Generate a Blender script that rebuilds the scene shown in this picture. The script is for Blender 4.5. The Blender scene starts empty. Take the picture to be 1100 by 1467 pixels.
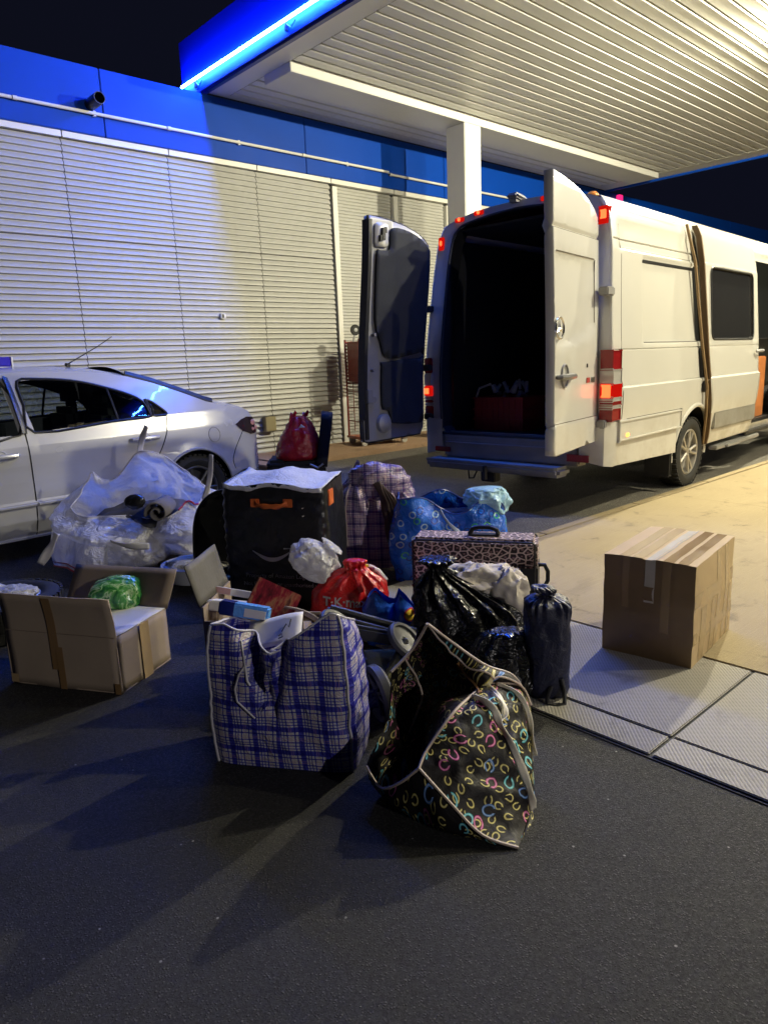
import bpy, bmesh, math, random
from mathutils import Vector, Matrix, noise
from mathutils.geometry import tessellate_polygon
R = math.radians
PI = math.pi
random.seed(7)
sc = bpy.context.scene
COL = sc.collection

# ------------------------------------------------------------------ camera
YAW, PITCH, ROLL = R(47.9336), R(-12.0336), R(-2.2298)
fw = Vector((math.cos(YAW)*math.cos(PITCH), math.sin(YAW)*math.cos(PITCH), math.sin(PITCH)))
r0 = Vector((math.sin(YAW), -math.cos(YAW), 0)); u0 = r0.cross(fw)
rt = math.cos(ROLL)*r0 + math.sin(ROLL)*u0
up = -math.sin(ROLL)*r0 + math.cos(ROLL)*u0
cd = bpy.data.cameras.new('camera'); cam = bpy.data.objects.new('camera', cd); COL.objects.link(cam)
mw = Matrix((( rt.x, up.x, -fw.x, 0), (rt.y, up.y, -fw.y, 0), (rt.z, up.z, -fw.z, 1.38), (0, 0, 0, 1)))
cam.matrix_world = mw
cd.sensor_fit = 'HORIZONTAL'; cd.sensor_width = 36.0; cd.lens = 36.0*1013.85/1100.0
cd.clip_start = 0.05; cd.clip_end = 600
sc.camera = cam

# ------------------------------------------------------------------ night sky, exposure
w = bpy.data.worlds.new('World'); sc.world = w; w.use_nodes = True
nt = w.node_tree; nt.nodes.clear()
wo = nt.nodes.new('ShaderNodeOutputWorld'); bg = nt.nodes.new('ShaderNodeBackground')
bg.inputs['Color'].default_value = (0.19, 0.22, 0.50, 1); bg.inputs['Strength'].default_value = 0.02
nt.links.new(bg.outputs[0], wo.inputs[0])
sc.view_settings.view_transform = 'Standard'; sc.view_settings.look = 'None'
sc.view_settings.exposure = 0.0; sc.view_settings.gamma = 1.0; sc.view_settings.use_curve_mapping = False
sc.render.engine = 'CYCLES'
sc.cycles.use_denoising = True
try: sc.cycles.denoiser = 'OPENIMAGEDENOISE'
except Exception: pass
sc.cycles.max_bounces = 8; sc.cycles.transparent_max_bounces = 16
sc.cycles.sample_clamp_indirect = 6.0
sc.cycles.caustics_reflective = False; sc.cycles.caustics_refractive = False

LAMP_POWER = 1350.0
LAMP_COL = (1.0, 0.925, 0.66)
NEON_STR = 520.0
FILL_POWER = 3300.0

# ------------------------------------------------------------------ mesh builder
class MB:
    def __init__(s): s.v = []; s.f = []; s.uv = {}; s.mi = {}
    def add(s, vs, fs, mi=0, uvs=None):
        o = len(s.v); s.v += [Vector(p) for p in vs]
        for i, f in enumerate(fs):
            k = len(s.f); s.f.append([o+j for j in f])
            if mi: s.mi[k] = mi
            if uvs: s.uv[k] = [uvs[j] for j in f]
        return s
    def box(s, x0, x1, y0, y1, z0, z1, bev=0.0, mi=0, M=None):
        if bev > 0:
            bm = bmesh.new(); bmesh.ops.create_cube(bm, size=1)
            for q in bm.verts: q.co = Vector(((x0+x1)/2+q.co.x*(x1-x0), (y0+y1)/2+q.co.y*(y1-y0), (z0+z1)/2+q.co.z*(z1-z0)))
            b = min(bev, .45*min(abs(x1-x0), abs(y1-y0), abs(z1-z0)))
            bmesh.ops.bevel(bm, geom=bm.edges[:], offset=b, segments=2, affect='EDGES')
            bm.verts.index_update()
            vs = [q.co.copy() for q in bm.verts]; fs = [[q.index for q in f.verts] for f in bm.faces]; bm.free()
        else:
            vs = [Vector(p) for p in ((x0,y0,z0),(x1,y0,z0),(x1,y1,z0),(x0,y1,z0),(x0,y0,z1),(x1,y0,z1),(x1,y1,z1),(x0,y1,z1))]
            fs = [(0,3,2,1),(4,5,6,7),(0,1,5,4),(1,2,6,5),(2,3,7,6),(3,0,4,7)]
        if M is not None: vs = [M @ q for q in vs]
        return s.add(vs, fs, mi)
    def cyl(s, p0, p1, r, r1=None, seg=16, caps=True, mi=0):
        p0, p1 = Vector(p0), Vector(p1); r1 = r if r1 is None else r1
        d = (p1-p0).normalized(); a = d.orthogonal().normalized(); b = d.cross(a)
        vs = []
        for p, q in ((p0, r), (p1, r1)):
            for i in range(seg):
                t = 2*PI*i/seg; vs.append(p+(a*math.cos(t)+b*math.sin(t))*q)
        fs = [(i, (i+1) % seg, seg+(i+1) % seg, seg+i) for i in range(seg)]
        if caps: fs += [tuple(range(seg-1, -1, -1)), tuple(range(seg, 2*seg))]
        return s.add(vs, fs, mi)
    def tube(s, pts, r, seg=8, closed=False, mi=0, flat=1.0):
        pts = [Vector(p) for p in pts]; n = len(pts); vs = []; fs = []
        prev = None
        for i, p in enumerate(pts):
            if closed: d = pts[(i+1) % n]-pts[i-1]
            else: d = pts[min(i+1, n-1)]-pts[max(i-1, 0)]
            if d.length < 1e-9: d = Vector((0, 0, 1))
            d.normalize()
            if prev is None: a = d.orthogonal().normalized()
            else:
                a = prev-d*prev.dot(d)
                a = a.normalized() if a.length > 1e-6 else d.orthogonal().normalized()
            prev = a; b = d.cross(a)
            rr = r[i] if isinstance(r, (list, tuple)) else r
            for k in range(seg):
                t = 2*PI*k/seg; vs.append(p+a*math.cos(t)*rr+b*math.sin(t)*rr*flat)
        m = n if closed else n-1
        for i in range(m):
            j = (i+1) % n
            for k in range(seg): fs.append((i*seg+k, i*seg+(k+1) % seg, j*seg+(k+1) % seg, j*seg+k))
        if not closed: fs += [tuple(range(seg-1, -1, -1)), tuple(range((n-1)*seg, n*seg))]
        return s.add(vs, fs, mi)
    def grid(s, rows, closed=False, mi=0, uvs=None):
        m = len(rows[0]); vs = [p for r_ in rows for p in r_]; fs = []
        for i in range(len(rows)-1):
            for j in range(m if closed else m-1):
                k = (j+1) % m; fs.append((i*m+j, i*m+k, (i+1)*m+k, (i+1)*m+j))
        if uvs and not closed:
            return s.add(vs, fs, mi, [q for r_ in uvs for q in r_])
        return s.add(vs, fs, mi)
    def lathe(s, prof, c=(0,0,0), axis='Z', seg=24, mi=0):
        c = Vector(c); rows = []
        for r, h in prof:
            row = []
            for k in range(seg):
                t = 2*PI*k/seg; x, y = r*math.cos(t), r*math.sin(t)
                row.append(c+(Vector((x, y, h)) if axis == 'Z' else Vector((x, h, y)) if axis == 'Y' else Vector((h, x, y))))
            rows.append(row)
        return s.grid(rows, True, mi)
    def xf(s, M):
        s.v = [M @ p for p in s.v]; return s
    def build(s, name, mat, parent=None, smooth=35, uv=None, solid=0.0, soff=-1.0, sub=0, loc=None):
        me = bpy.data.meshes.new(name); me.from_pydata([tuple(p) for p in s.v], [], s.f)
        for m in (mat if isinstance(mat, (list, tuple)) else [mat]): me.materials.append(m)
        if s.mi:
            for k, i in s.mi.items(): me.polygons[k].material_index = i
        if s.uv or uv:
            L = me.uv_layers.new(name='uv')
            for pl in me.polygons:
                if pl.index in s.uv:
                    for li, q in zip(pl.loop_indices, s.uv[pl.index]): L.data[li].uv = q
                else:
                    nrm = pl.normal; ax = max(range(3), key=lambda i: abs(nrm[i]))
                    for li in pl.loop_indices:
                        p = me.vertices[me.loops[li].vertex_index].co
                        L.data[li].uv = (p.y, p.z) if ax == 0 else (p.x, p.z) if ax == 1 else (p.x, p.y)
        if smooth:
            for pl in me.polygons: pl.use_smooth = True
            if smooth < 180: me.set_sharp_from_angle(angle=R(smooth))
        me.update()
        return obj(name, me, parent, solid, soff, sub, loc)

def obj(name, me, parent=None, solid=0.0, soff=-1.0, sub=0, loc=None):
    o = bpy.data.objects.new(name, me); COL.objects.link(o)
    if loc is not None: o.location = loc
    if parent is not None: o.parent = parent
    if sub:
        m = o.modifiers.new('subd', 'SUBSURF'); m.levels = sub; m.render_levels = sub
    if solid:
        m = o.modifiers.new('solid', 'SOLIDIFY'); m.thickness = solid; m.offset = soff
    return o

def flatn(o):
    m = o.modifiers.new('wn', 'WEIGHTED_NORMAL'); m.mode = 'FACE_AREA'; m.weight = 80; m.keep_sharp = True; return o
def thing(name, label, cat, loc=(0,0,0), rz=0.0, group=None):
    o = bpy.data.objects.new(name, None); COL.objects.link(o); o.empty_display_size = .1
    o.location = loc; o.rotation_euler = (0, 0, rz); o['label'] = label; o['category'] = cat
    if group: o['group'] = group
    return o
def tag(o, label, cat, group=None):
    o['label'] = label; o['category'] = cat
    if group: o['group'] = group
    return o
def struct(o): o['kind'] = 'structure'; return o
def frame2(L, Rr):
    L, Rr = Vector((L[0], L[1], 0)), Vector((Rr[0], Rr[1], 0)); d = Rr-L
    return (L, d.length, math.atan2(d.y, d.x))

def panel(outline, holes, fn, us=(), vs=(), flip=False):
    polys = [[Vector((p[0], p[1], 0)) for p in outline]]+[[Vector((p[0], p[1], 0)) for p in h] for h in holes]
    flat = [p for q in polys for p in q]
    tris = tessellate_polygon(polys)
    bm = bmesh.new(); bv = [bm.verts.new(p) for p in flat]
    for t in tris:
        try: bm.faces.new([bv[i] for i in t])
        except ValueError: pass
    for e in bm.edges: e.seam = len(e.link_faces) == 2
    for n_, arr in ((Vector((1, 0, 0)), us), (Vector((0, 1, 0)), vs)):
        for a in arr:
            bmesh.ops.bisect_plane(bm, geom=bm.verts[:]+bm.edges[:]+bm.faces[:], plane_co=n_*a, plane_no=n_, dist=1e-5)
    bmesh.ops.dissolve_degenerate(bm, dist=1e-6, edges=bm.edges[:])
    if us and vs:
        ua, va = set(round(a, 4) for a in us), set(round(a, 4) for a in vs)
        def ongrid(e):
            a, b = e.verts[0].co, e.verts[1].co
            return (abs(a.x-b.x) < 1e-5 and any(abs(a.x-q) < 2e-5 for q in us)) or (abs(a.y-b.y) < 1e-5 and any(abs(a.y-q) < 2e-5 for q in vs))
        kill = [e for e in bm.edges if e.seam and len(e.link_faces) == 2 and not ongrid(e)]
        bmesh.ops.dissolve_edges(bm, edges=kill, use_verts=False)
        bmesh.ops.triangulate(bm, faces=[f for f in bm.faces if len(f.verts) > 4])
    bm.verts.index_update()
    for f in bm.faces:
        if f.normal.z < 0: f.normal_flip()
    vsl = [fn(q.co.x, q.co.y) for q in bm.verts]; fs = [[q.index for q in f.verts] for f in bm.faces]
    if flip: fs = [f[::-1] for f in fs]
    bm.free()
    m = MB(); m.add(vsl, fs); return m

def lin(a, b, n): return [a+(b-a)*i/n for i in range(n+1)]
def interp(x, pts):
    if x <= pts[0][0]: return pts[0][1]
    for (a, p), (b, q) in zip(pts, pts[1:]):
        if x <= b: return p+(q-p)*(x-a)/(b-a)
    return pts[-1][1]
def sstep(a, b, x):
    t = min(1, max(0, (x-a)/(b-a))); return t*t*(3-2*t)
def rrect(x0, x1, y0, y1, r, n=5):
    o = []
    for cx, cy, a0 in ((x1-r, y0+r, -90), (x1-r, y1-r, 0), (x0+r, y1-r, 90), (x0+r, y0+r, 180)):
        for i in range(n+1):
            t = R(a0+90*i/n); o.append((cx+r*math.cos(t), cy+r*math.sin(t)))
    return o
def smooth_poly(pts, n=6, closed=True):  # Catmull-Rom
    o = []; m = len(pts)
    for i in range(m if closed else m-1):
        p0, p1, p2, p3 = [Vector(pts[(i+k) % m] if closed else pts[min(max(i+k, 0), m-1)]) for k in (-1, 0, 1, 2)]
        for j in range(n):
            t = j/n
            o.append(0.5*((2*p1)+(p2-p0)*t+(2*p0-5*p1+4*p2-p3)*t*t+(3*p1-p0-3*p2+p3)*t**3))
    if not closed: o.append(Vector(pts[-1]))
    return o
def ns(p, s, seed): return noise.noise(Vector((p[0]*s+seed*13.7, p[1]*s-seed*7.1, p[2]*s+seed*3.3)))
def crumple(p, s, seed, octv=3):
    v = 0; a = 1; t = 0
    for k in range(octv):
        v += a*(1-2.2*abs(ns(p, s, seed+k*5))); t += a; s *= 2.05; a *= .55
    return v/t

# ------------------------------------------------------------------ node helper
class NT:
    def __init__(s, name):
        s.m = bpy.data.materials.new(name); s.m.use_nodes = True; s.t = s.m.node_tree; s.t.nodes.clear()
        s.out = s.n('ShaderNodeOutputMaterial')
    def n(s, typ, **kw):
        q = s.t.nodes.new(typ)
        for k, v in kw.items(): setattr(q, k, v)
        return q
    def set(s, sock, v):
        if isinstance(v, bpy.types.NodeSocket): s.t.links.new(v, sock)
        elif isinstance(v, (tuple, list)) and len(v) == 3 and sock.type == 'RGBA': sock.default_value = (*v, 1)
        else: sock.default_value = v
    def math(s, op, a, b=0.0, c=0.0, clamp=False):
        q = s.n('ShaderNodeMath', operation=op, use_clamp=clamp)
        for i, v in enumerate((a, b, c)): s.set(q.inputs[i], v)
        return q.outputs[0]
    def vmath(s, op, a, b=(0,0,0), sc_=None):
        q = s.n('ShaderNodeVectorMath', operation=op); s.set(q.inputs[0], a); s.set(q.inputs[1], b)
        if sc_ is not None: s.set(q.inputs['Scale'], sc_)
        return q.outputs['Value'] if op in ('LENGTH', 'DOT_PRODUCT', 'DISTANCE') else q.outputs[0]
    def mix(s, f, a, b):
        q = s.n('ShaderNodeMix', data_type='RGBA'); s.set(q.inputs[0], f); s.set(q.inputs[6], a); s.set(q.inputs[7], b); return q.outputs[2]
    def noise(s, scale, det=4, rough=.55, vec=None, dist=0.0):
        q = s.n('ShaderNodeTexNoise'); q.inputs['Scale'].default_value = scale; q.inputs['Detail'].default_value = det
        q.inputs['Roughness'].default_value = rough; q.inputs['Distortion'].default_value = dist
        s.set(q.inputs['Vector'], vec if vec is not None else s.obj()); return q.outputs[0]
    def vor(s, scale, feat='F1', vec=None, rnd=1.0, dim='3D'):
        q = s.n('ShaderNodeTexVoronoi', feature=feat, voronoi_dimensions=dim); q.inputs['Scale'].default_value = scale
        q.inputs['Randomness'].default_value = rnd; s.set(q.inputs['Vector'], vec if vec is not None else s.obj()); return q
    def obj(s):
        if not hasattr(s, '_tc'): s._tc = s.n('ShaderNodeTexCoord')
        return s._tc.outputs['Object']
    def uv(s):
        s.obj(); return s._tc.outputs['UV']
    def ramp(s, f, stops, const=False):
        q = s.n('ShaderNodeValToRGB'); s.set(q.inputs[0], f); cr = q.color_ramp
        if const: cr.interpolation = 'CONSTANT'
        while len(cr.elements) < len(stops): cr.elements.new(.5)
        for e, (p, c) in zip(cr.elements, stops):
            e.position = p; e.color = (*c, 1) if len(c) == 3 else c
        return q.outputs[0]
    def step(s, f, a, b):
        q = s.n('ShaderNodeMapRange'); q.interpolation_type = 'SMOOTHSTEP'
        s.set(q.inputs[0], f); q.inputs[1].default_value = a; q.inputs[2].default_value = b; return q.outputs[0]
    def bump(s, h, strength=.3, dist=.01, nrm=None):
        q = s.n('ShaderNodeBump'); q.inputs['Strength'].default_value = strength; q.inputs['Distance'].default_value = dist
        s.set(q.inputs['Height'], h)
        if nrm is not None: s.set(q.inputs['Normal'], nrm)
        return q.outputs[0]
    def bsdf(s, col, rough=.5, metal=0.0, nrm=None, spec=.5, coat=0.0, **kw):
        q = s.n('ShaderNodeBsdfPrincipled'); s.set(q.inputs['Base Color'], col); s.set(q.inputs['Roughness'], rough)
        s.set(q.inputs['Metallic'], metal); s.set(q.inputs['Specular IOR Level'], spec); s.set(q.inputs['Coat Weight'], coat)
        for k, v in kw.items(): s.set(q.inputs[k.replace('_', ' ')], v)
        if nrm is not None: s.set(q.inputs['Normal'], nrm)
        return q.outputs[0]
    def done(s, sh): s.t.links.new(sh, s.out.inputs[0]); return s.m

def simple(name, col, rough=.5, metal=0.0, var=.12, vs=6.0, bump=0.0, bs=60.0, coat=0.0, spec=.5, bd=.004):
    k = NT(name); f = k.noise(vs, 4)
    lo = tuple(c*(1-var) for c in col); hi = tuple(min(1, c*(1+var)) for c in col)
    c = k.mix(f, lo, hi); nr = None
    if bump: nr = k.bump(k.noise(bs, 5), bump, bd)
    rr = k.math('ADD', k.math('MULTIPLY', k.noise(vs*2.3, 3), .12), rough-.06)
    return k.done(k.bsdf(c, rr, metal, nr, spec, coat))
def glow(name, col, st):
    k = NT(name); e = k.n('ShaderNodeEmission'); k.set(e.inputs[0], col); e.inputs[1].default_value = st
    return k.done(e.outputs[0])

MAT = {}
def asphalt(nm, gain, tint=(1, 1, 1)):
    k = NT(nm); big = k.noise(.8, 6, .7); g = k.noise(190, 6, .85); g2 = k.noise(70, 5, .8)
    v2 = k.vor(170); s2 = k.n('ShaderNodeSeparateColor'); k.set(s2.inputs[0], v2.outputs['Color'])
    q = lambda *c: tuple(x*gain*t_ for x, t_ in zip(c, tint))
    c = k.mix(big, q(.010, .010, .0105), q(.024, .0232, .0225))
    st = k.noise(.35, 4, .6, dist=.8); c = k.mix(k.math('MULTIPLY', k.step(st, .53, .64), .6), c, q(.008, .008, .0085))
    stone = k.math('MULTIPLY', k.step(s2.outputs[0], .60, 1.0), k.math('SUBTRACT', 1.0, k.step(v2.outputs['Distance'], .3, .6)))
    c = k.mix(k.math('MULTIPLY', stone, .85), c, q(.095, .091, .086))
    c = k.mix(k.step(g, .60, .75), c, q(.11, .105, .098))
    fl = k.vor(30); r_ = k.math('LESS_THAN', fl.outputs['Distance'], .11); sel = k.n('ShaderNodeSeparateColor'); k.set(sel.inputs[0], fl.outputs['Color'])
    c = k.mix(k.math('MULTIPLY', r_, k.math('GREATER_THAN', sel.outputs[0], .955)), c, (.36, .35, .33))
    h = k.math('ADD', k.math('MULTIPLY', g, 1.0), k.math('MULTIPLY', g2, .7)); h = k.math('ADD', h, k.math('MULTIPLY', stone, .9))
    return k.done(k.bsdf(c, k.math('ADD', .45, k.math('MULTIPLY', s2.outputs[1], .4)), 0, k.bump(h, 1.0, .008), .5))
MAT['lane'] = asphalt('lit_lane_asphalt', 6.2, (1, .94, .80))  # same asphalt made paler and warmer to carry the light on the lane
MAT['asphalt'] = asphalt('asphalt', 1.0)
def concrete(name, c0, c1, broom=False, rib=0):
    k = NT(name); big = k.noise(1.3, 5, .6); fine = k.noise(90, 4, .7); st = k.noise(4.5, 6, .7, dist=.4)
    c = k.mix(big, c0, c1); c = k.mix(k.step(st, .54, .74), c, tuple(q*.60 for q in c0)); sp = k.noise(.7, 3, .5, dist=1.5); c = k.mix(k.math('MULTIPLY', k.step(sp, .60, .70), .35), c, tuple(q*.5 for q in c0))
    h = fine
    if broom:
        mp = k.n('ShaderNodeMapping'); mp.inputs['Scale'].default_value = (1.5, 60, 1); mp.inputs['Rotation'].default_value = (0, 0, R(-18)); k.set(mp.inputs[0], k.obj())
        b = k.noise(2.2, 3, .6, mp.outputs[0]); h = k.math('ADD', fine, k.math('MULTIPLY', b, 1.2))
        c = k.mix(k.math('MULTIPLY', k.step(b, .5, .72), .35), c, tuple(q*1.25 for q in c1))
    if rib:
        s_ = k.n('ShaderNodeSeparateXYZ'); k.set(s_.inputs[0], k.obj())
        d = k.math('ADD', k.math('MULTIPLY', s_.outputs[0], .67), k.math('MULTIPLY', s_.outputs[1], -.74))
        e = k.math('ADD', k.math('MULTIPLY', s_.outputs[0], .74), k.math('MULTIPLY', s_.outputs[1], .67))
        wv = k.math('SINE', k.math('MULTIPLY', d, 2*PI/.0125)); wv2 = k.math('SINE', k.math('MULTIPLY', e, 2*PI/.03))
        r_ = k.math('ADD', k.math('MULTIPLY', wv, .5), k.math('MULTIPLY', wv2, .12))
        c = k.mix(k.step(r_, .1, .5), c, tuple(q*.84 for q in c0))
        h = k.math('ADD', k.math('MULTIPLY', fine, .5), k.math('MULTIPLY', r_, -.5))
    return k.done(k.bsdf(c, .78, 0, k.bump(h, .5, .004), .35))
MAT['pad'] = concrete('pad_concrete', (.27, .21, .118), (.35, .28, .165), True)
MAT['slab'] = concrete('ribbed_slab', (.31, .29, .255), (.40, .375, .335), rib=1)
MAT['walk'] = concrete('walkway_paving', (.27, .17, .10), (.36, .24, .15))
def cladding():
    k = NT('white_cladding'); st = k.noise(2.2, 5, .6); sep = k.n('ShaderNodeSeparateXYZ'); k.set(sep.inputs[0], k.obj())
    mp = k.n('ShaderNodeMapping'); mp.inputs['Scale'].default_value = (9, 9, .7); k.set(mp.inputs[0], k.obj())
    drip = k.noise(2.0, 5, .65, mp.outputs[0])
    c = k.mix(st, (.36, .355, .33), (.43, .425, .40)); c = k.mix(k.math('MULTIPLY', k.step(drip, .58, .85), .22), c, (.42, .40, .34))
    return k.done(k.bsdf(c, .42, 0, None, .5))
MAT['clad'] = cladding()
MAT['white_trim'] = simple('white_painted_steel', (.66, .65, .60), .4, var=.06, vs=3)
MAT['soffit'] = simple('soffit_white', (.60, .595, .57), .40, var=.16, vs=.9)
MAT['soffit_back'] = simple('soffit_backing', (.22, .215, .20), .6)
MAT['fascia'] = simple('blue_fascia_paint', (.002, .050, .36), .5, var=.10, vs=1.5, spec=.12)
MAT['fascia_deep'] = simple('deep_blue_fascia', (.002, .014, .46), .45, var=.1, vs=1.5, spec=.3)
MAT['fascia_dark'] = simple('dark_blue_frame', (.008, .018, .22), .3)
MAT['black'] = simple('black_plastic', (.012, .012, .013), .45, var=.3, vs=20)
MAT['dark'] = simple('dark_gap', (.006, .006, .007), .7)
MAT['rubber'] = simple('tyre_rubber', (.018, .018, .018), .75, var=.25, vs=30, bump=.2, bs=200)
MAT['grey_metal'] = simple('grey_metal', (.30, .30, .31), .5, .35)
MAT['alloy'] = simple('dirty_alloy', (.42, .40, .37), .42, .75, var=.25, vs=18)
MAT['dark_alloy'] = simple('dark_alloy', (.07, .07, .07), .5, .4, var=.3, vs=18)
MAT['chrome'] = simple('chrome', (.7, .7, .72), .12, 1.0, var=.02)
def vanpaint():
    k = NT('white_van_paint'); sep = k.n('ShaderNodeSeparateXYZ'); k.set(sep.inputs[0], k.obj())
    n1 = k.noise(3.0, 6, .65); n2 = k.noise(22, 5, .7); n3 = k.noise(1.1, 3)
    z = sep.outputs[2]
    low = k.math('MULTIPLY', k.math('SUBTRACT', 1.0, k.step(z, .35, 1.05)), k.step(n1, .35, .7))
    c = k.mix(n3, (.48, .47, .435), (.54, .53, .49))
    c = k.mix(k.math('MULTIPLY', low, .55, clamp=True), c, (.30, .25, .17))
    c = k.mix(k.math('MULTIPLY', k.step(n2, .6, .8), .16), c, (.42, .37, .28))
    rg = k.math('ADD', k.math('MULTIPLY', low, .3), k.math('ADD', .24, k.math('MULTIPLY', n1, .12)))
    return k.done(k.bsdf(c, rg, 0, k.bump(n3, .12, .02), .5, .35))
MAT['van'] = vanpaint()
MAT['silver'] = (lambda k: k.done(k.bsdf(k.mix(k.noise(2, 3), (.43, .43, .44), (.49, .49, .50)), k.math('ADD', .24, k.math('MULTIPLY', k.noise(3, 3), .05)), .2, None, .5, .5)))(NT('silver_car_paint'))
def glass(name, tint, amt=.75):
    k = NT(name); tr = k.n('ShaderNodeBsdfTransparent'); k.set(tr.inputs[0], tint)
    gl = k.n('ShaderNodeBsdfGlossy'); gl.inputs['Roughness'].default_value = .03; k.set(gl.inputs[0], (.9, .9, .9))
    fr = k.n('ShaderNodeFresnel'); fr.inputs[0].default_value = 1.5
    mx = k.n('ShaderNodeMixShader'); k.set(mx.inputs[0], k.math('MULTIPLY', fr.outputs[0], 1.3, clamp=True))
    k.t.links.new(tr.outputs[0], mx.inputs[1]); k.t.links.new(gl.outputs[0], mx.inputs[2])
    return k.done(mx.outputs[0])
MAT['glass'] = glass('tinted_car_glass', (.42, .46, .46))
MAT['darkglass'] = simple('privacy_glass', (.018, .018, .019), .07, var=.05)
MAT['clearlens'] = simple('clear_lens', (.45, .44, .42), .15, .2)
MAT['redlens'] = simple('red_lens', (.22, .010, .012), .18, var=.1)
MAT['redlit'] = glow('red_tail_glow', (1.0, .07, .018), 5.0)
MAT['redsoft'] = glow('red_lens_glow', (1.0, .012, .006), .55)
MAT['orangelit'] = glow('amber_glow', (1.0, .33, .05), 5.0)
MAT['orangelens'] = simple('amber_lens', (.62, .22, .04), .2)
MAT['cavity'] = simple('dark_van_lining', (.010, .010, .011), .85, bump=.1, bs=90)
def carpet(name, c, sc_=250):
    k = NT(name); f = k.noise(sc_, 3, .8); b = k.noise(5, 5, .6)
    col = k.mix(b, tuple(q*.7 for q in c), tuple(q*1.35 for q in c))
    return k.done(k.bsdf(col, .9, 0, k.bump(f, .35, .003), .3))
MAT['trimpanel'] = carpet('door_trim_fleece', (.030, .032, .036), 120)
MAT['bumpergrey'] = simple('bumper_plastic', (.22, .215, .21), .5, var=.2, vs=8, bump=.15, bs=180)
MAT['wood'] = simple('orange_plywood', (.42, .15, .045), .45, var=.25, vs=5)
MAT['neon'] = glow('neon_tube_glow', (.035, .16, 1.0), NEON_STR)
MAT['lamp'] = glow('lamp_diffuser_glow', LAMP_COL, 14.0)
# ------------------------------------------------------------------ ground
m = MB(); m.box(-150, 150, -150, 150, -.3, 0); struct(m.build('asphalt_ground', MAT['asphalt'], smooth=0))
m = MB(); m.box(2.135, 20.4, -13.1, 3.20, .001, .004)
apron = struct(m.build('concrete_apron', MAT['dark'], smooth=0))
def slabs(xs, ys, z, mat, gap, jit=.0015):
    for a, b in zip(xs, xs[1:]):
        for c, d in zip(ys, ys[1:]):
            k = MB(); k.box(a+gap, b-gap, c+gap, d-gap, .0045, z+random.uniform(-jit, jit), bev=.004)
            k.build('slab', mat, apron, smooth=30)
yj = [1.05+1.5*i for i in range(-6, 1)]+[3.12]
m = MB(); m.box(2.3, 60, 3.205, 7.98, .0, .006); struct(m.build('drive_lane', MAT['lane'], smooth=0))
for i in range(12):
    k = MB(); k.box(3.06+1.45*i+.004, 3.06+1.45*(i+1)-.004, 3.126, 3.205, .0045, .016, bev=.004); k.build('edge_kerb', MAT['pad'], apron, smooth=30)
slabs([2.14, 2.305], yj, .014, MAT['slab'], .006)
slabs([2.305, 3.055], yj, .013, MAT['slab'], .005)
slabs([3.06, 6.5, 9.95, 13.4, 16.85, 20.3], [-13.1, -9.05, -5.0, -.95, 3.12], .012, MAT['pad'], .004)
m = MB(); m.box(5.45, 20, 7.98, 9.3, -.05, .075, bev=.012); m.box(5.2, 5.45, 7.98, 9.3, -.05, .06, bev=.012)
struct(m.build('walkway', MAT['walk'], smooth=30))

# ------------------------------------------------------------------ service building
bld = thing('service_building', 'long low building clad in white corrugated sheets under a blue fascia', 'building', (0, 9.26, 0))
m = MB(); m.box(-8, 45, .06, 9, 0, 4.9); m.build('wall_core', MAT['dark'], bld, smooth=0)
def corr(wd, z0, z1, per, dep):
    n = max(1, round((z1-z0)/per)); per = (z1-z0)/n; rows = []
    for i in range(n):
        for f, d in ((0, 0), (.05, -.62), (.14, -1), (.26, -1.0), (.58, -.66), (.80, -.30), (.90, 0)):
            z = z0+(i+f)*per; rows.append([Vector((0, d*dep, z)), Vector((wd, d*dep, z))])
    rows.append([Vector((0, 0, z1)), Vector((wd, 0, z1))])
    k = MB(); k.grid(rows); return k
zs = [.06, .862, 1.927, 2.992, 4.118]
for a, b in zip(zs, zs[1:]):
    proto = None
    for i in range(9):
        x = 7.485-1.352*(i+1)
        if proto is None:
            proto = corr(1.343, a+.003, b-.003, .0761, .030).build('cladding_sheet', MAT['clad'], bld, smooth=50, loc=(x, .022, 0)); o = proto
        else:
            o = proto.copy(); COL.objects.link(o); o.location = (x, .022, 0); o.parent = bld
proto = None
for x in (7.61, 8.925, 10.24, 11.555, 12.87, 14.185, 15.5):
    if proto is None: o = proto = corr(1.20, .06, 4.118, .0508, .015).build('cladding_sheet', MAT['clad'], bld, smooth=50, loc=(x, .05, 0))
    else: o = proto.copy(); COL.objects.link(o); o.parent = bld; o.location = (x, .05, 0)
    k = MB(); k.box(x-.105, x-.01, -.035, .055, .06, 4.09, bev=.004); k.build('corner_post', MAT['white_trim'], bld, smooth=30)
k = MB(); k.box(16.75, 44, 0, .05, .06, 4.118); k.build('plain_wall', MAT['clad'], bld, smooth=0)
for i in range(-2, 12):
    k = MB(); k.box(.9+3.05*i+.004, .9+3.05*(i+1)-.004, -.065, .05, 4.195, 4.962, bev=.008); k.build('fascia_panel', MAT['fascia'], bld, smooth=30)
k = MB()
for i in range(20): k.box(7.485-1.352*(11-i)+.008, 7.485-1.352*(10-i)-.008, -.04, .05, 4.125, 4.192)
k.build('flashing', MAT['white_trim'], bld, smooth=0)
for i, (a, b, z) in enumerate(((-4.0, -.2, 4.43), (-.19, 2.9, 4.43), (2.91, 4.75, 4.43), (4.76, 6.9, 4.43), (6.91, 8.66, 4.432), (8.68, 12.4, 4.40), (12.41, 20, 4.40))):
    k = MB(); k.cyl((a, -.1, z), (b, -.1, z), .019, seg=10)
    k.cyl((a, -.1, z), (a+.05, -.1, z), .024, seg=10); k.box((a+b)/2-.015, (a+b)/2+.015, -.1, -.06, z-.03, z+.03)
    k.build('conduit_pipe', MAT['white_trim'], bld)
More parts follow.
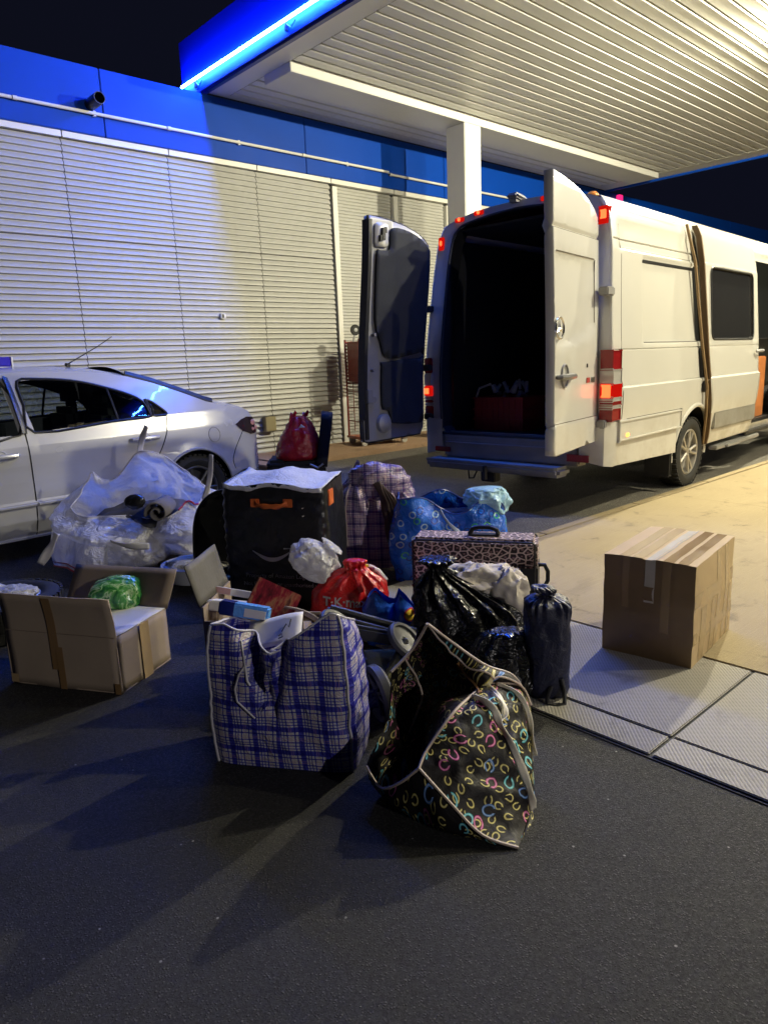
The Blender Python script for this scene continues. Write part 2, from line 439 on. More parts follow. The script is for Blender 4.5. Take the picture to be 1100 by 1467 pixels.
k = MB(); k.lathe([(.0, 0), (.068, 0), (.068, -.30), (.060, -.30), (.055, -.06), (0, -.06)], (3.80, -.065, 4.53), 'Y', 20); k.build('vent_pipe', MAT['black'], bld)
k = MB(); k.box(5.35, 5.43, -.05, 0, 2.06, 2.13, bev=.006); k.box(5.365, 5.395, -.056, -.05, 2.07, 2.12, mi=1); k.build('alarm_box', [MAT['white_trim'], MAT['black']], bld, smooth=30)
k = MB(); k.box(5.93, 6.12, -.10, 0, .40, .62, bev=.008); k.build('socket_box', simple('tan_box', (.34, .29, .15), .5), bld, smooth=30)
k = MB()
for x_, l_ in ((6.45, .05), (6.6, .11), (6.78, .04)): k.box(x_, x_+l_, -.0025, 0, 2.86, 2.872)
k.build('sheet_dent', MAT['dark'], bld, smooth=0)
k = MB(); k.box(15.9, 16.05, -.16, -.07, 4.80, 4.93, bev=.01); k.build('marker_reflection', glow('magenta_reflection_glow', (1.0, .02, .16), 1.6), bld)  # glowing block standing in for a van marker's reflection on the fascia

# ------------------------------------------------------------------ canopy
can = thing('forecourt_canopy', 'white slatted forecourt canopy with blue fascia and a glowing neon tube', 'canopy', (0, 0, 0))
ZC = 4.97
sm = None
def strip(y, wd=.168):
    k = MB(); w2 = wd/2
    prof = [(-w2, .022), (-w2, .002), (-w2+.010, -.005), (-w2+.022, 0), (w2-.006, 0), (w2, .006), (w2, .022)]
    k.grid([[Vector((5.69, a, b)), Vector((10.3, a, b)), Vector((14.93, a, b))] for a, b in prof]); return k
for i in range(72):
    y = 9.07-.1905*i
    if 7.64 < y < 8.30: continue
    if sm is None: o = sm = strip(0).build('soffit_slat', MAT['soffit'], can, smooth=30, loc=(0, y, ZC))
    else: o = sm.copy(); COL.objects.link(o); o.parent = can; o.location = (0, y, ZC)
k = MB(); k.box(5.62, 15.0, -5.0, 9.17, ZC+.04, ZC+.06); k.build('soffit_backing', MAT['soffit_back'], can, smooth=0)
for nm, b in (('soffit_border', (5.34, 5.685, -5.0, 9.17, ZC, ZC+.035)), ('soffit_border', (14.935, 15.38, -5.0, 9.17, ZC-.004, ZC+.031)),
              ('soffit_border', (5.686, 14.934, 9.155, 9.17, ZC, ZC+.035))):
    k = MB(); k.box(*b, bev=.004); k.build(nm, MAT['soffit'], can, smooth=30)
k = MB(); k.box(5.69, 14.93, 7.68, 8.25, ZC-.105, ZC+.03, bev=.006); k.build('beam', MAT['soffit'], can, smooth=30)
k = MB(); k.box(8.873, 9.257, 7.682, 8.062, 0, ZC-.107, bev=.01); k.box(8.84, 9.29, 7.65, 8.1, 0, .16, bev=.01); k.build('support_column', MAT['white_trim'], can, smooth=30)
# side fascia with the neon: face at X = 5.32
k = MB(); k.box(5.32, 5.40, -5.1, 9.7, 5.16, 5.72, bev=.01); k.build('fascia_board', MAT['fascia_deep'], can, smooth=30)
k = MB(); k.box(5.335, 5.40, -5.1, 9.7, 5.035, 5.158); k.build('neon_backing', simple('neon_backing', (.0012, .040, .25), .6, spec=.1), can, smooth=0)
k = MB(); k.box(5.322, 5.40, -5.1, 9.7, 4.955, 5.033, bev=.01); k.box(5.310, 5.33, -5.1, 9.7, 4.985, 4.995); k.build('fascia_edge_profile', MAT['fascia_dark'], can, smooth=30)
k = MB()
for i in range(14):
    k.cyl((5.295, 9.66-.52*i, 5.155), (5.295, 9.66-.52*i-.515, 5.155), .016, seg=8)
k.build('neon_tube', MAT['neon'], can)
for i in range(7):
    k = MB(); k.box(5.298, 5.335, 9.3-2.1*i, 9.325-2.1*i, 5.05, 5.14); k.tube([(5.31, 9.3-2.1*i, 5.12), (5.315, 9.22-2.1*i, 5.06), (5.32, 9.14-2.1*i, 5.11)], .006, 6); k.build('neon_bracket', MAT['black'], can, smooth=0)
k = MB(); k.box(15.385, 15.46, -5.1, 9.2, 4.93, 5.72, bev=.01); k.build('fascia_board', MAT['fascia'], can, smooth=30)
k = MB(); k.box(5.41, 15.38, -5.09, 9.69, 5.62, 5.70); k.build('canopy_deck', MAT['dark'], can, smooth=0)
k = MB(); k.box(5.41, 15.38, -5.1, -5.02, 4.95, 5.6); k.build('fascia_board', MAT['fascia'], can, smooth=0)
k = MB(); k.box(-.0, .28, -.02, .02, -.05, 0)
def lamp(x, y, p, lab):
    t = thing('canopy_lamp', lab, 'lamp', (x, y, ZC), 0, 'lamps under the canopy')
    k = MB(); k.lathe([(0, -.012), (.17, -.012), (.18, -.016), (.18, -.034), (.165, -.036), (.165, -.03)], seg=28); k.build('lamp_housing', MAT['white_trim'], t)
    k = MB(); k.lathe([(.165, -.032), (.14, -.038), (.08, -.042), (0, -.043)], seg=28); k.build('diffuser', MAT['lamp'], t)
    ld = bpy.data.lights.new('lamp_light', 'POINT'); ld.energy = p; ld.color = LAMP_COL; ld.shadow_soft_size = .05
    lo = bpy.data.objects.new('lamp_light', ld); COL.objects.link(lo); lo.parent = t; lo.location = (0, 0, -.10)
lamp(7.5, -.05, LAMP_POWER*.92, 'round canopy lamp over the concrete pad, clear of the van'); lamp(7.4, -3.1, LAMP_POWER*.32, 'round canopy lamp at the edge of the row, furthest from the corrugated wall'); lamp(9.9, 3.1, LAMP_POWER*1.25, 'round canopy lamp straight above the white van'); lamp(12.6, -.05, LAMP_POWER*.2, 'dimmer round canopy lamp at the far end of the canopy')

# unseen lamp added behind the photographer as fill for the fronts of things
sl = thing('fill_lamp', 'unseen tall fill lamp with a single arm, added beyond the forecourt', 'fill lamp', (1.5, -21.0, 0), R(90))
k = MB(); k.cyl((0, 0, 0), (0, 0, 6.6), .075, .05, 14); k.tube([(0, 0, 6.55), (.3, 0, 6.85), (1.1, 0, 6.95)], .035, 8); k.lathe([(0, 0), (.14, 0), (.14, .7), (.08, .75)], seg=14); k.build('lamp_post', MAT['grey_metal'], sl)
k = MB(); k.box(.95, 1.55, -.13, .13, 6.91, 7.02, bev=.03); k.build('lamp_head', MAT['grey_metal'], sl)
k = MB(); k.box(1.0, 1.5, -.10, .10, 6.895, 6.912); k.build('diffuser', glow('fill_lamp_glow', (1, .92, .82), 12), sl)
ld = bpy.data.lights.new('fill_light', 'POINT'); ld.energy = FILL_POWER; ld.color = (1.0, .95, .92); ld.shadow_soft_size = .15
lo = bpy.data.objects.new('fill_light', ld); COL.objects.link(lo); lo.parent = sl; lo.location = (1.25, 0, 6.72)

# ------------------------------------------------------------------ wheel helper (axis = local Y, outer side towards -Y)
def wheel(name, parent, loc, r, wd, rim_r, spokes, mat_rim, two=True, side=-1):
    k = MB(); h = wd/2
    prof = [(rim_r*.98, -h*.72), (rim_r*1.05, -h*.9), ((r+rim_r)/2, -h*1.02), (r*.955, -h*.86), (r*.985, -h*.6), (r, -h*.2), (r, h*.2), (r*.985, h*.6), (r*.955, h*.86), ((r+rim_r)/2, h*1.02), (rim_r*.98, h*.72)]
    k.lathe(prof, seg=48, axis='Y')
    for i in range(40):
        a = 2*PI*i/40; c_, s_ = math.cos(a), math.sin(a)
        Mx = Matrix(((c_, 0, -s_, 0), (0, 1, 0, 0), (s_, 0, c_, 0), (0, 0, 0, 1)))
        for y0, y1 in ((-h*.92, -h*.3), (-h*.2, h*.25), (h*.35, h*.92)): k.box(r*.965, r*1.012, y0, y1, -r*.05, r*.05, M=Mx)
    wo_ = k.build('wheel' if name is None else name, MAT['rubber'], parent, smooth=40, loc=loc)
    k = MB(); q = side
    k.lathe([(rim_r, q*h*.78), (rim_r*.95, q*h*.84), (rim_r*.90, q*h*.78), (rim_r*.86, q*h*.25), (rim_r*.8, -q*h*.3), (0, -q*h*.3)], seg=40, axis='Y')
    k.lathe([(0, q*h*.72), (rim_r*.17, q*h*.70), (rim_r*.2, q*h*.55), (rim_r*.2, 0)], seg=20, axis='Y')
    for i in range(spokes):
        for da in ((-.13, .13) if two else (0,)):
            a = 2*PI*i/spokes; b = a+da*1.6
            p0 = Vector((math.cos(a+da*.6)*rim_r*.16, q*h*.62, math.sin(a+da*.6)*rim_r*.16)); p1 = Vector((math.cos(b)*rim_r*.93, q*h*.68, math.sin(b)*rim_r*.93))
            k.tube([p0, p0.lerp(p1, .5), p1], [rim_r*.075, rim_r*.062, rim_r*.075], 6)
    k.build('rim', mat_rim, wo_, smooth=40)
    return wo_

# ------------------------------------------------------------------ delivery van
van = thing('panel_van', 'white high-roof panel van with both rear doors open and side door slid back', 'van', (5.264, 4.058, 0), R(4.07))
YB = [(.40, .93), (.5, .955), (.8, .985), (1.1, .993), (1.45, .978), (2.2, .922), (2.45, .885), (2.56, .838), (2.62, .79)]
def lean(z): return .11*sstep(1.3, 2.7, z)
WX = 1.845
def vside(sg):
    def f(x, z):
        y = interp(z, YB)
        y -= .014*(sstep(2.215, 2.235, z)-sstep(2.46, 2.475, z))*0+0
        d = 0.0
        d += .020*(1-sstep(1.083, 1.101, z))*sstep(.55, .95, z)*sstep(.1, .16, x)
        if x > .14: d -= .016*sstep(2.195, 2.215, z)*(1-sstep(2.40, 2.47, z))
        d -= .014*sstep(2.272, 2.278, z)*(1-sstep(2.282, 2.29, z))
        if .56 < x < 3.5:
            e = sstep(.58, .61, x)*sstep(1.44, 1.47, z)*(1-sstep(2.14, 2.17, z)); d -= .022*e
        d -= .012*sstep(1.392, 1.398, z)*(1-sstep(1.402, 1.408, z))
        return Vector((x+lean(z)*max(0, 1-x/1.5), sg*(y+d), z))
    return f
arch = [(WX+.44*math.cos(R(t)), .36+.47*math.sin(R(t))) for t in range(188, -9, -7)]
FX = WX+3.9
archf = [(FX+.42*math.cos(R(t)), .36+.45*math.sin(R(t))) for t in range(188, -9, -7)]
xs_ = [.03, .08, .12, .17, .3, .45, .56, .59, .62, .9, 1.2, 1.5, 1.73, 2.0, 2.4, 2.8, 3.2, 3.6, 4.0, 4.5, 5, 5.5]
zs_ = [.5, .6, .7, .8, .9, 1.0, 1.083, 1.09, 1.101, 1.2, 1.3, 1.392, 1.40, 1.408, 1.44, 1.455, 1.47, 1.6, 1.8, 2.0, 2.14, 2.17, 2.195, 2.205, 2.215, 2.235, 2.27, 2.28, 2.29, 2.34, 2.40, 2.44, 2.47, 2.5, 2.53, 2.56, 2.59]
for sg in (-1, 1):
    out = [(0, .62), (0, 2.62), (5.0, 2.62), (5.35, 2.3), (5.6, 1.55), (5.75, .46)]
    out = [(0, .47)]+[(0, 2.62), (4.9, 2.62), (5.3, 2.25), (5.75, 1.45), (6.5, 1.15), (6.72, .9), (6.76, .42)]+archf[::-1]+[(FX-.46, .38), (WX+.46, .38)]+arch[::-1]+[(WX-.45, .44)]
    holes = []
    if sg < 0: holes.append(rrect(3.52, 4.66, .42+.05, 2.36, .06))
    else: holes.append(rrect(3.3, 4.5, 1.5, 2.1, .08))
    holes.append([(4.95, 1.5), (5.55, 1.5), (5.2, 2.15), (4.95, 2.2)])
    k = panel(out, holes, vside(sg), xs_, zs_, flip=sg > 0); flatn(k.build('side_panel', MAT['van'], van, smooth=38))
    k = panel([(4.95, 1.5), (5.55, 1.5), (5.2, 2.15), (4.95, 2.2)], [], lambda x, z: vside(sg)(x, z)-Vector((0, sg*.012, 0)), (), ()); k.build('cab_window', MAT['glass'], van)
    for ar in (arch, archf):
        k = MB(); k.tube([vside(sg)(x, z)+Vector((0, sg*.004, 0)) for x, z in ar], .022, 8); k.build('wheel_arch_lip', MAT['van'], van)
    for cx_ in (WX, FX):
        k = MB(); k.grid([[Vector((cx_+.445*math.cos(R(t)), sg*yy, .36+.475*math.sin(R(t)))) for yy in (.965, .55)] for t in range(180, -1, -12)]); k.build('wheel_well', MAT['dark'], van)
    k = MB(); k.box(.10, WX-.42, sg*.955, sg*1.012, .645, .815, bev=.012); k.box(WX+.47, 3.42, sg*.955, sg*1.008, .60, .79, bev=.012) if sg > 0 else None
    k.build('side_moulding', MAT['van'], van)
    k = MB()
    for cx_ in (.02,): k.tube([Vector((lean(z)+.012, sg*(interp(z, YB)-.016), z)) for z in lin(.47, 2.6, 24)], .02, 8)
    k.build('corner_edge', MAT['van'], van)
    for cx_ in (WX, FX): wheel('wheel', van, (cx_, sg*.86, .352), .352, .22, .235, 5, MAT['alloy'], True, sg)
    k = MB(); k.box(WX-.52, WX-.47, sg*.72, sg*.95, .17, .5, bev=.01); k.build('mud_flap', MAT['rubber'], van, smooth=30)
DARK_LINE = simple('seam_crease_shade', (.10, .085, .06), .7)  # dark lines for panel joints, plus shade drawn along grooves and creases
for pts_ in ([(.165, z) for z in lin(.83, 2.60, 16)], [(x, 2.279) for x in lin(.17, 1.80, 8)], [(x, 1.0965) for x in lin(.14, 1.9, 10)], [(.62, z) for z in lin(1.47, 2.13, 6)], [(x, .822) for x in lin(.12, 1.42, 8)], [(x, 2.215) for x in lin(.17, 1.80, 8)]):
    k = MB(); k.tube([vside(-1)(x, z)+Vector((0, .001, 0)) for x, z in pts_], .0035, 5); k.build('panel_line', DARK_LINE, van)
k = MB(); k.box(.555, 1.80, -.912, -.88, 2.125, 2.16, bev=.003); k.build('sliding_rail', MAT['black'], van)
k = MB(); k.box(.62, 1.82, -.974, -.94, 1.452, 1.460); k.build('rail_seam', MAT['bumpergrey'], van)
# roof
rows = []
for x in [0, .05, .2, 1, 2, 3, 4, 4.6, 4.9, 5.3]:
    row = []
    for i in range(25):
        a = -1+i/12; y = a*.80; z = 2.612+.098*(1-abs(a)**2.6)
        xx = x+(lean(z) if x < .1 else 0); z -= .03*sstep(4.4, 5.3, x)*3
        row.append(Vector((xx, y, z)))
    rows.append(row)
k = MB(); k.grid(rows); k.build('roof', MAT['van'], van)
# windscreen, bonnet and nose
rows = [[Vector((x, a*wd, z)) for a in lin(-1, 1, 8)] for x, z, wd in ((5.3, 2.52, .79), (5.5, 2.1, .86), (5.85, 1.5, .93))]
k = MB(); k.grid(rows); k.build('windscreen', MAT['glass'], van)
rows = [[Vector((x, a*wd, z)) for a in lin(-1, 1, 8)] for x, z, wd in ((5.85, 1.49, .93), (6.3, 1.3, .95), (6.65, 1.1, .9), (6.78, .85, .92), (6.8, .45, .9))]
k = MB(); k.grid(rows); k.build('bonnet', MAT['van'], van)
# rear frame round the opening
def outl():
    L = [(-interp(z, YB)+.004, z) for z in lin(.5, 2.6, 16)]
    top = [(a*.80, 2.612+.098*(1-abs(a)**2.6)) for a in lin(-1, 1, 16)][1:-1]
    return L+top+[(-y, z) for y, z in L[::-1]]
hole = [(-.74, .66), (-.785, .72), (-.79, 1.3), (-.745, 2.1), (-.70, 2.44), (-.64, 2.55), (-.5, 2.605), (0, 2.645), (.5, 2.605), (.64, 2.55), (.70, 2.44), (.745, 2.1), (.79, 1.3), (.785, .72), (.74, .66)]
fr = lambda y, z: Vector((lean(z)-.004, y, z))
k = panel(outl(), [hole], fr, lin(-.9, .9, 12), lin(.6, 2.6, 16)); k.build('rear_frame', MAT['van'], van, smooth=30)
k = MB(); hp = [fr(y, z) for y, z in hole]; k.grid([[p for p in hp], [p+Vector((.16, 0, 0)) for p in hp]], True); k.build('opening_return', MAT['black'], van)
k = MB(); k.tube([p+Vector((-.008, 0, 0)) for p in smooth_poly(hp, 4)], .013, 6, True); k.build('door_seal', MAT['black'], van)
# load space
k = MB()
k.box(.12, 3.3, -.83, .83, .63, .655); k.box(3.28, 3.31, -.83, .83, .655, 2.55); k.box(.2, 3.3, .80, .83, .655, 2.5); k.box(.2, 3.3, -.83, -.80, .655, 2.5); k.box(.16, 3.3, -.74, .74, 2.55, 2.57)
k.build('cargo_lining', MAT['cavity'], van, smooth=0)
k = MB(); k.box(.0, .16, -.76, .76, .62, .66, bev=.006); k.box(.05, .07, -.73, .73, .66, .675); k.build('loading_sill', MAT['bumpergrey'], van)
# floor plates of the cabin behind the side door, seen past its edge
k = MB(); k.box(3.35, 5.2, -.9, .9, .42, .5); k.box(3.45, 4.66, -1.0, -.86, .36, .40, bev=.01); k.build('cabin_floor', MAT['black'], van, smooth=0)
k = MB(); k.box(3.60, 4.62, -.84, -.78, .5, 1.26, bev=.01); k.box(3.72, 4.5, -.85, -.84, .62, 1.14, bev=.004); k.build('wooden_cupboard', MAT['wood'], van, smooth=30)
k = MB(); k.box(3.42, 3.6, -.8, -.3, 1.0, 1.62, bev=.06); k.box(3.6, 4.1, -.8, -.3, .9, 1.05, bev=.04); k.build('cabin_seat', MAT['trimpanel'], van)
k = MB()
for i in range(9): k.box(3.5, 4.45, .86, .875, 1.56+.05*i, 1.59+.05*i)
k.build('window_blind', MAT['white_trim'], van, smooth=0)
# rear bumper, step and tow bar
k = MB()
k.box(-.06, .12, -.735, .735, .43, .60, bev=.02); k.box(-.035, .10, -.75, .75, .58, .645, bev=.012); k.build('rear_bumper', MAT['bumpergrey'], van)
for sg in (-1, 1):
    rows = []
    for x, z0, z1, yy in ((-.07, .50, .80, .74), (-.075, .47, .81, .86), (-.05, .45, .815, .955), (.03, .44, .815, .995), (.105, .445, .812, 1.0)):
        rows.append([Vector((x, sg*yy, z)) for z in (z0, z0+.02, .64, z1-.02, z1)])
    k = MB(); k.grid(rows); k.grid([[Vector((.10, sg*.985, z)) for z in (.44, .64, .645)], [Vector((WX-.45, sg*.985, z)) for z in (.40, .64, .645)]]); k.build('bumper_corner', MAT['van'], van)
    k = MB(); k.box(-.082, -.066, sg*.64, sg*.83, .483, .532, bev=.006); k.build('reflector', MAT['redlens'], van)
k = MB()
k.box(-.20, .02, -.62, .86, .335, .425, bev=.03); k.box(-.215, -.19, -.60, .84, .40, .43, bev=.008); k.box(-.06, .3, .3, .36, .33, .38); k.box(-.06, .3, -.4, -.34, .33, .38); k.build('tow_step', MAT['bumpergrey'], van)
k = MB(); k.box(-.16, -.06, .06, .22, .24, .34, bev=.01); k.cyl((-.20, .14, .27), (-.20, .14, .36), .022); k.lathe([(0, .05), (.02, .045), (.025, .025), (.02, .0), (.015, -.02)], (-.20, .14, .35)); k.tube([(-.1, .3, .33), (-.13, .32, .26), (-.12, .38, .25), (-.08, .42, .33)], .008, 6); k.build('tow_ball', MAT['black'], van)
# tail lamps
def tail(sg):
    for z0, z1, mt in ((1.245, 1.394, 'redlens'), (1.125, 1.243, 'clearlens'), (1.02, 1.123, 'redsoft'), (.985, 1.018, 'clearlens'), (.955, .983, 'redlens'), (.925, .953, 'clearlens'), (.826, .923, 'redlens')):
        k = MB(); k.box(-.022, .135, sg*.90, sg*(interp((z0+z1)/2, YB)+.012), z0, z1, bev=.008); k.build('tail_lamp', MAT[mt], van)
    k = MB(); k.box(-.027, .0 if sg < 0 else .05, sg*(.925 if sg < 0 else .93), sg*(.975 if sg < 0 else 1.006), 1.03, 1.11, bev=.012); k.build('lit_bulb', MAT['redlit'], van)
tail(1); tail(-1)
def marker(y, z, x):
    k = MB(); k.box(x-.012, x+.02, y-.055, y+.055, z-.022, z+.018, bev=.008); k.build('marker_lamp', MAT['redsoft'], van)
    k = MB(); k.lathe([(0, -.016), (.010, -.013), (.016, -.004), (.016, .004)], (x-.012, y, z), 'X', 12); k.build('lit_bulb', MAT['redlit'], van)
for y, z in ((.62, 2.648), (.40, 2.676), (-.30, 2.684)): marker(y, z, lean(z)-.005)
for sg in (-1, 1):
    x = lean(2.46)
    k = MB(); k.box(x-.018, x+.03, sg*.80, sg*.868, 2.40, 2.52, bev=.008); k.build('marker_lamp', MAT['redsoft'], van)
    k = MB(); k.box(x-.026, x, sg*.82, sg*.85, 2.44, 2.49, bev=.008); k.build('lit_bulb', MAT['redlit'], van)
k = MB(); k.lathe([(.055, 0), (.052, .03), (.03, .052), (0, .056)], (.34, -.60, 2.655), seg=16); k.build('roof_beacon', MAT['orangelens'], van)
k = MB(); k.box(.235, .285, -1.022, -1.0, .672, .702, bev=.004); k.build('marker_lamp', MAT['orangelit'], van)
k = MB(); k.box(-.09, .09, -.06, .06, -.022, .022, bev=.018, M=Matrix.Translation((.10, -.01, 2.732)) @ Matrix.Rotation(R(8), 4, 'Y')); k.box(.04, .10, -.04, .03, 2.69, 2.74); k.build('roof_camera', MAT['bumpergrey'], van)
k = MB(); k.tube([(.2, -.86, 2.56), (1.5, -.865, 2.56)], .004, 5); k.build('roof_seam', MAT['bumpergrey'], van)
# roof joint
# right rear door, swung out square to the body: local u runs back from the hinge
def door_obj(sg):
    def W(u, z, off=0.0):
        lz = .15*sstep(1.0, 2.75, z) if sg > 0 else .03*sstep(1.3, 2.7, z)
        a = R(97) if sg < 0 else R(97)
        y0 = sg*((.985 if sg > 0 else .865)-lz); u = u*(.79 if sg > 0 else .96)+(.09 if sg > 0 else .01)
        return Vector((.0-u*math.sin(a), y0+sg*(-u*math.cos(a))+sg*off, z))
    top = [(0.0, 2.36), (.03, 2.43), (.10, 2.48), (.22, 2.53), (.4, 2.575), (.6, 2.605), (.8, 2.625), (.93, 2.632)]
    out = [(.06, .66), (.02, .72), (0, .82)]+[(0, z) for z in (1.2, 1.8)]+top+[(.935, 1.6), (.93, .86), (.955, .83), (.955, .645), (.9, .635)]
    return W, out
W, out = door_obj(-1)
rd = MB()
def fo(u, z):
    d = 0.0
    e = sstep(.07, .10, u)*(1-sstep(.87, .90, u))
    low = 1.50-.06*sstep(.3, .9, u)*1+.10*(1-sstep(.05, .35, u))
    d -= .016*e*sstep(low-.02, low+.01, z)*(1-sstep(2.08, 2.11, z))
    d -= .016*sstep(2.255, 2.265, z)*(1-sstep(2.27, 2.30, z))
    d += .012*(1-sstep(.86, .885, z))
    q = math.hypot((u-.70)/.12, (z-1.22)/.13); d -= .010*(1-sstep(.6, 1.05, q))
    return W(u, z, d)
uu = [.05, .07, .085, .10, .2, .3, .4, .5, .58, .62, .66, .70, .74, .78, .82, .85, .87, .885, .90]
zz = [.7, .86, .87, .885, 1.0, 1.08, 1.12, 1.16, 1.2, 1.24, 1.28, 1.32, 1.36, 1.42, 1.45, 1.48, 1.52, 1.56, 1.6, 1.62, 1.75, 1.9, 2.0, 2.08, 2.095, 2.11, 2.2, 2.255, 2.262, 2.27, 2.285, 2.3, 2.4, 2.5, 2.55]
k = panel(out, [], fo, uu, zz); door_r = flatn(k.build('rear_door', MAT['van'], van, smooth=38, solid=.065, soff=1))
door_r['label'] = 'right rear door showing its outer face with chrome emblem and handle'
for pts_ in ([(u, 2.262) for u in lin(.02, .92, 8)], [(u, 2.105) for u in lin(.10, .87, 8)], [(.085, z) for z in lin(1.62, 2.1, 5)], [(u, .872) for u in lin(.02, .92, 8)]):
    k = MB(); k.tube([fo(u, z)+Vector((0, -.0005, 0)) for u, z in pts_], .0035, 5); k.build('crease_line', DARK_LINE, door_r)  # dark line drawing the shade along each door crease
def wb(k, u0, u1, z0, z1, o0, o1, bev, W_, sg): # box on a door face
    n_ = [W_(u0, z0, o0), W_(u1, z0, o0), W_(u1, z1, o0), W_(u0, z1, o0), W_(u0, z0, o1), W_(u1, z0, o1), W_(u1, z1, o1), W_(u0, z1, o1)]
    k.add(n_, [(0,3,2,1),(4,5,6,7),(0,1,5,4),(1,2,6,5),(2,3,7,6),(3,0,4,7)])
k = MB(); k.tube([W(u, 1.215, o) for u, o in ((.57, .005), (.60, .035), (.70, .046), (.80, .046), (.87, .035), (.90, .008))], [.014, .020, .024, .024, .020, .014], 8)
k.build('door_handle', simple('dull_handle', (.10, .10, .10), .35), door_r)
k = MB(); k.tube([W(.72+.062*math.cos(t), 1.22+.085*math.sin(t), .001) for t in lin(0, 2*PI, 20)[:-1]], .008, 6, True); k.build('handle_recess', MAT['bumpergrey'], door_r)
k = MB(); ce = (.855, 1.565)
k.tube([W(ce[0]+.075*math.cos(t), ce[1]+.075*math.sin(t), .012) for t in lin(0, 2*PI, 28)[:-1]], .009, 8, True)
for t in (90, 210, 330):
    k.add([W(ce[0]+.072*math.cos(R(t)), ce[1]+.072*math.sin(R(t)), .012), W(ce[0]+.015*math.cos(R(t+60)), ce[1]+.015*math.sin(R(t+60)), .012), W(ce[0], ce[1], .022), W(ce[0]+.015*math.cos(R(t-60)), ce[1]+.015*math.sin(R(t-60)), .012)], [(0, 1, 2), (0, 2, 3)])
k.build('star_emblem', MAT['chrome'], door_r)
k = MB(); wb(k, .20, .27, 1.15, 1.19, .002, .007, 0, W, -1); k.build('badge', simple('red_badge', (.35, .05, .04), .3), door_r, smooth=0)
k = MB(); wb(k, .09, .16, 1.15, 1.19, .002, .007, 0, W, -1); k.build('badge', simple('dark_badge', (.06, .06, .05), .3), door_r, smooth=0)
k = MB(); wb(k, .25, .27, 1.27, 1.30, .002, .006, 0, W, -1); k.build('paint_chip', MAT['dark'], door_r, smooth=0)
k = MB()
for z in (.80, 1.86):
    k = MB(); k.box(-.07, .06, -.965, -.88, z-.035, z+.035, bev=.01); k.build('hinge', MAT['bumpergrey'], door_r)
# left rear door, inner face towards us
W, out = door_obj(1)
k = panel(out, [], lambda u, z: W(u, z, 0), lin(.1, .9, 8), lin(.7, 2.6, 20)); door_l = k.build('rear_door', MAT['grey_metal'], van, smooth=35, solid=.07, soff=0)  # grey stands in for white door paint in shade
door_l['label'] = 'left rear door showing its dark lined inner face'
def inn(pts, off, us, vs_): return panel(pts, [], lambda u, z: W(u, z, -.037-off), us, vs_)
up_p = smooth_poly([(.03, 2.28), (.035, 1.5), (.09, 1.455), (.30, 1.425), (.55, 1.40), (.68, 1.44), (.74, 1.56), (.83, 1.75), (.845, 2.30), (.80, 2.345), (.66, 2.36), (.655, 2.50), (.60, 2.545), (.4, 2.53), (.2, 2.475), (.07, 2.40)], 3)
inn(up_p, .022, lin(.1, .8, 6), lin(1.4, 2.5, 10)).build('upper_trim', MAT['trimpanel'], door_l, solid=.02, soff=0)
lo_p = smooth_poly([(.08, .77), (.05, .9), (.05, 1.37), (.10, 1.395), (.66, 1.37), (.70, 1.33), (.70, .97), (.66, .93), (.60, .91), (.56, .82), (.52, .79)], 2)
inn(lo_p, .018, lin(.15, .65, 5), lin(.8, 1.35, 5)).build('lower_trim', MAT['trimpanel'], door_l, solid=.02, soff=0)
k = MB(); k.tube([W(u, z, -.02) for u, z in out], .014, 8, True); k.build('door_seal', MAT['black'], door_l)
k = MB()
for z in lin(.7, 2.55, 14): pass
k.grid([[W(.905, z, -.05) for z in lin(.66, 2.6, 16)], [W(.95, z, -.05) for z in lin(.66, 2.6, 16)], [W(.957, z, .03) for z in lin(.66, 2.6, 16)]]); k.build('door_edge', MAT['black'], door_l)
inn(rrect(.675, .87, 2.375, 2.575, .04), .012, (), ()).build('latch_plate', MAT['van'], door_l, solid=.015, soff=0)
k = MB()
for a, b, c, d in ((.75, .79, 2.43, 2.53), (.80, .82, 2.42, 2.47), (.73, .75, 2.49, 2.54)): wb(k, a, b, c, d, -.05, -.085, 0, W, 1)
k.build('latch', MAT['black'], door_l, smooth=0)
k = MB()
wb(k, .86, .93, 1.0, 1.12, -.03, -.08, 0, W, 1); k.build('lock_fitting', MAT['bumpergrey'], door_l)
for z, q_ in ((1.62, .016), (1.30, .016), (1.03, .028)):
    k = MB(); k.cyl(W(.83, z, -.03), W(.83, z, -.075), q_, seg=10); k.build('bolt', MAT['bumpergrey'], door_l)
k = MB(); c_ = W(.66, .80, -.03); k.lathe([(0, -.055), (.05, -.05), (.085, -.03), (.095, 0)], c_, 'Y', 20); k.build('corner_bulge', MAT['grey_metal'], door_l)
k = MB()
for z in (.82, 1.30, 1.86):
    k = MB(); k.box(-.06, .05, .90, .985, z-.03, z+.03, bev=.008); k.build('hinge', MAT['black'], door_l)
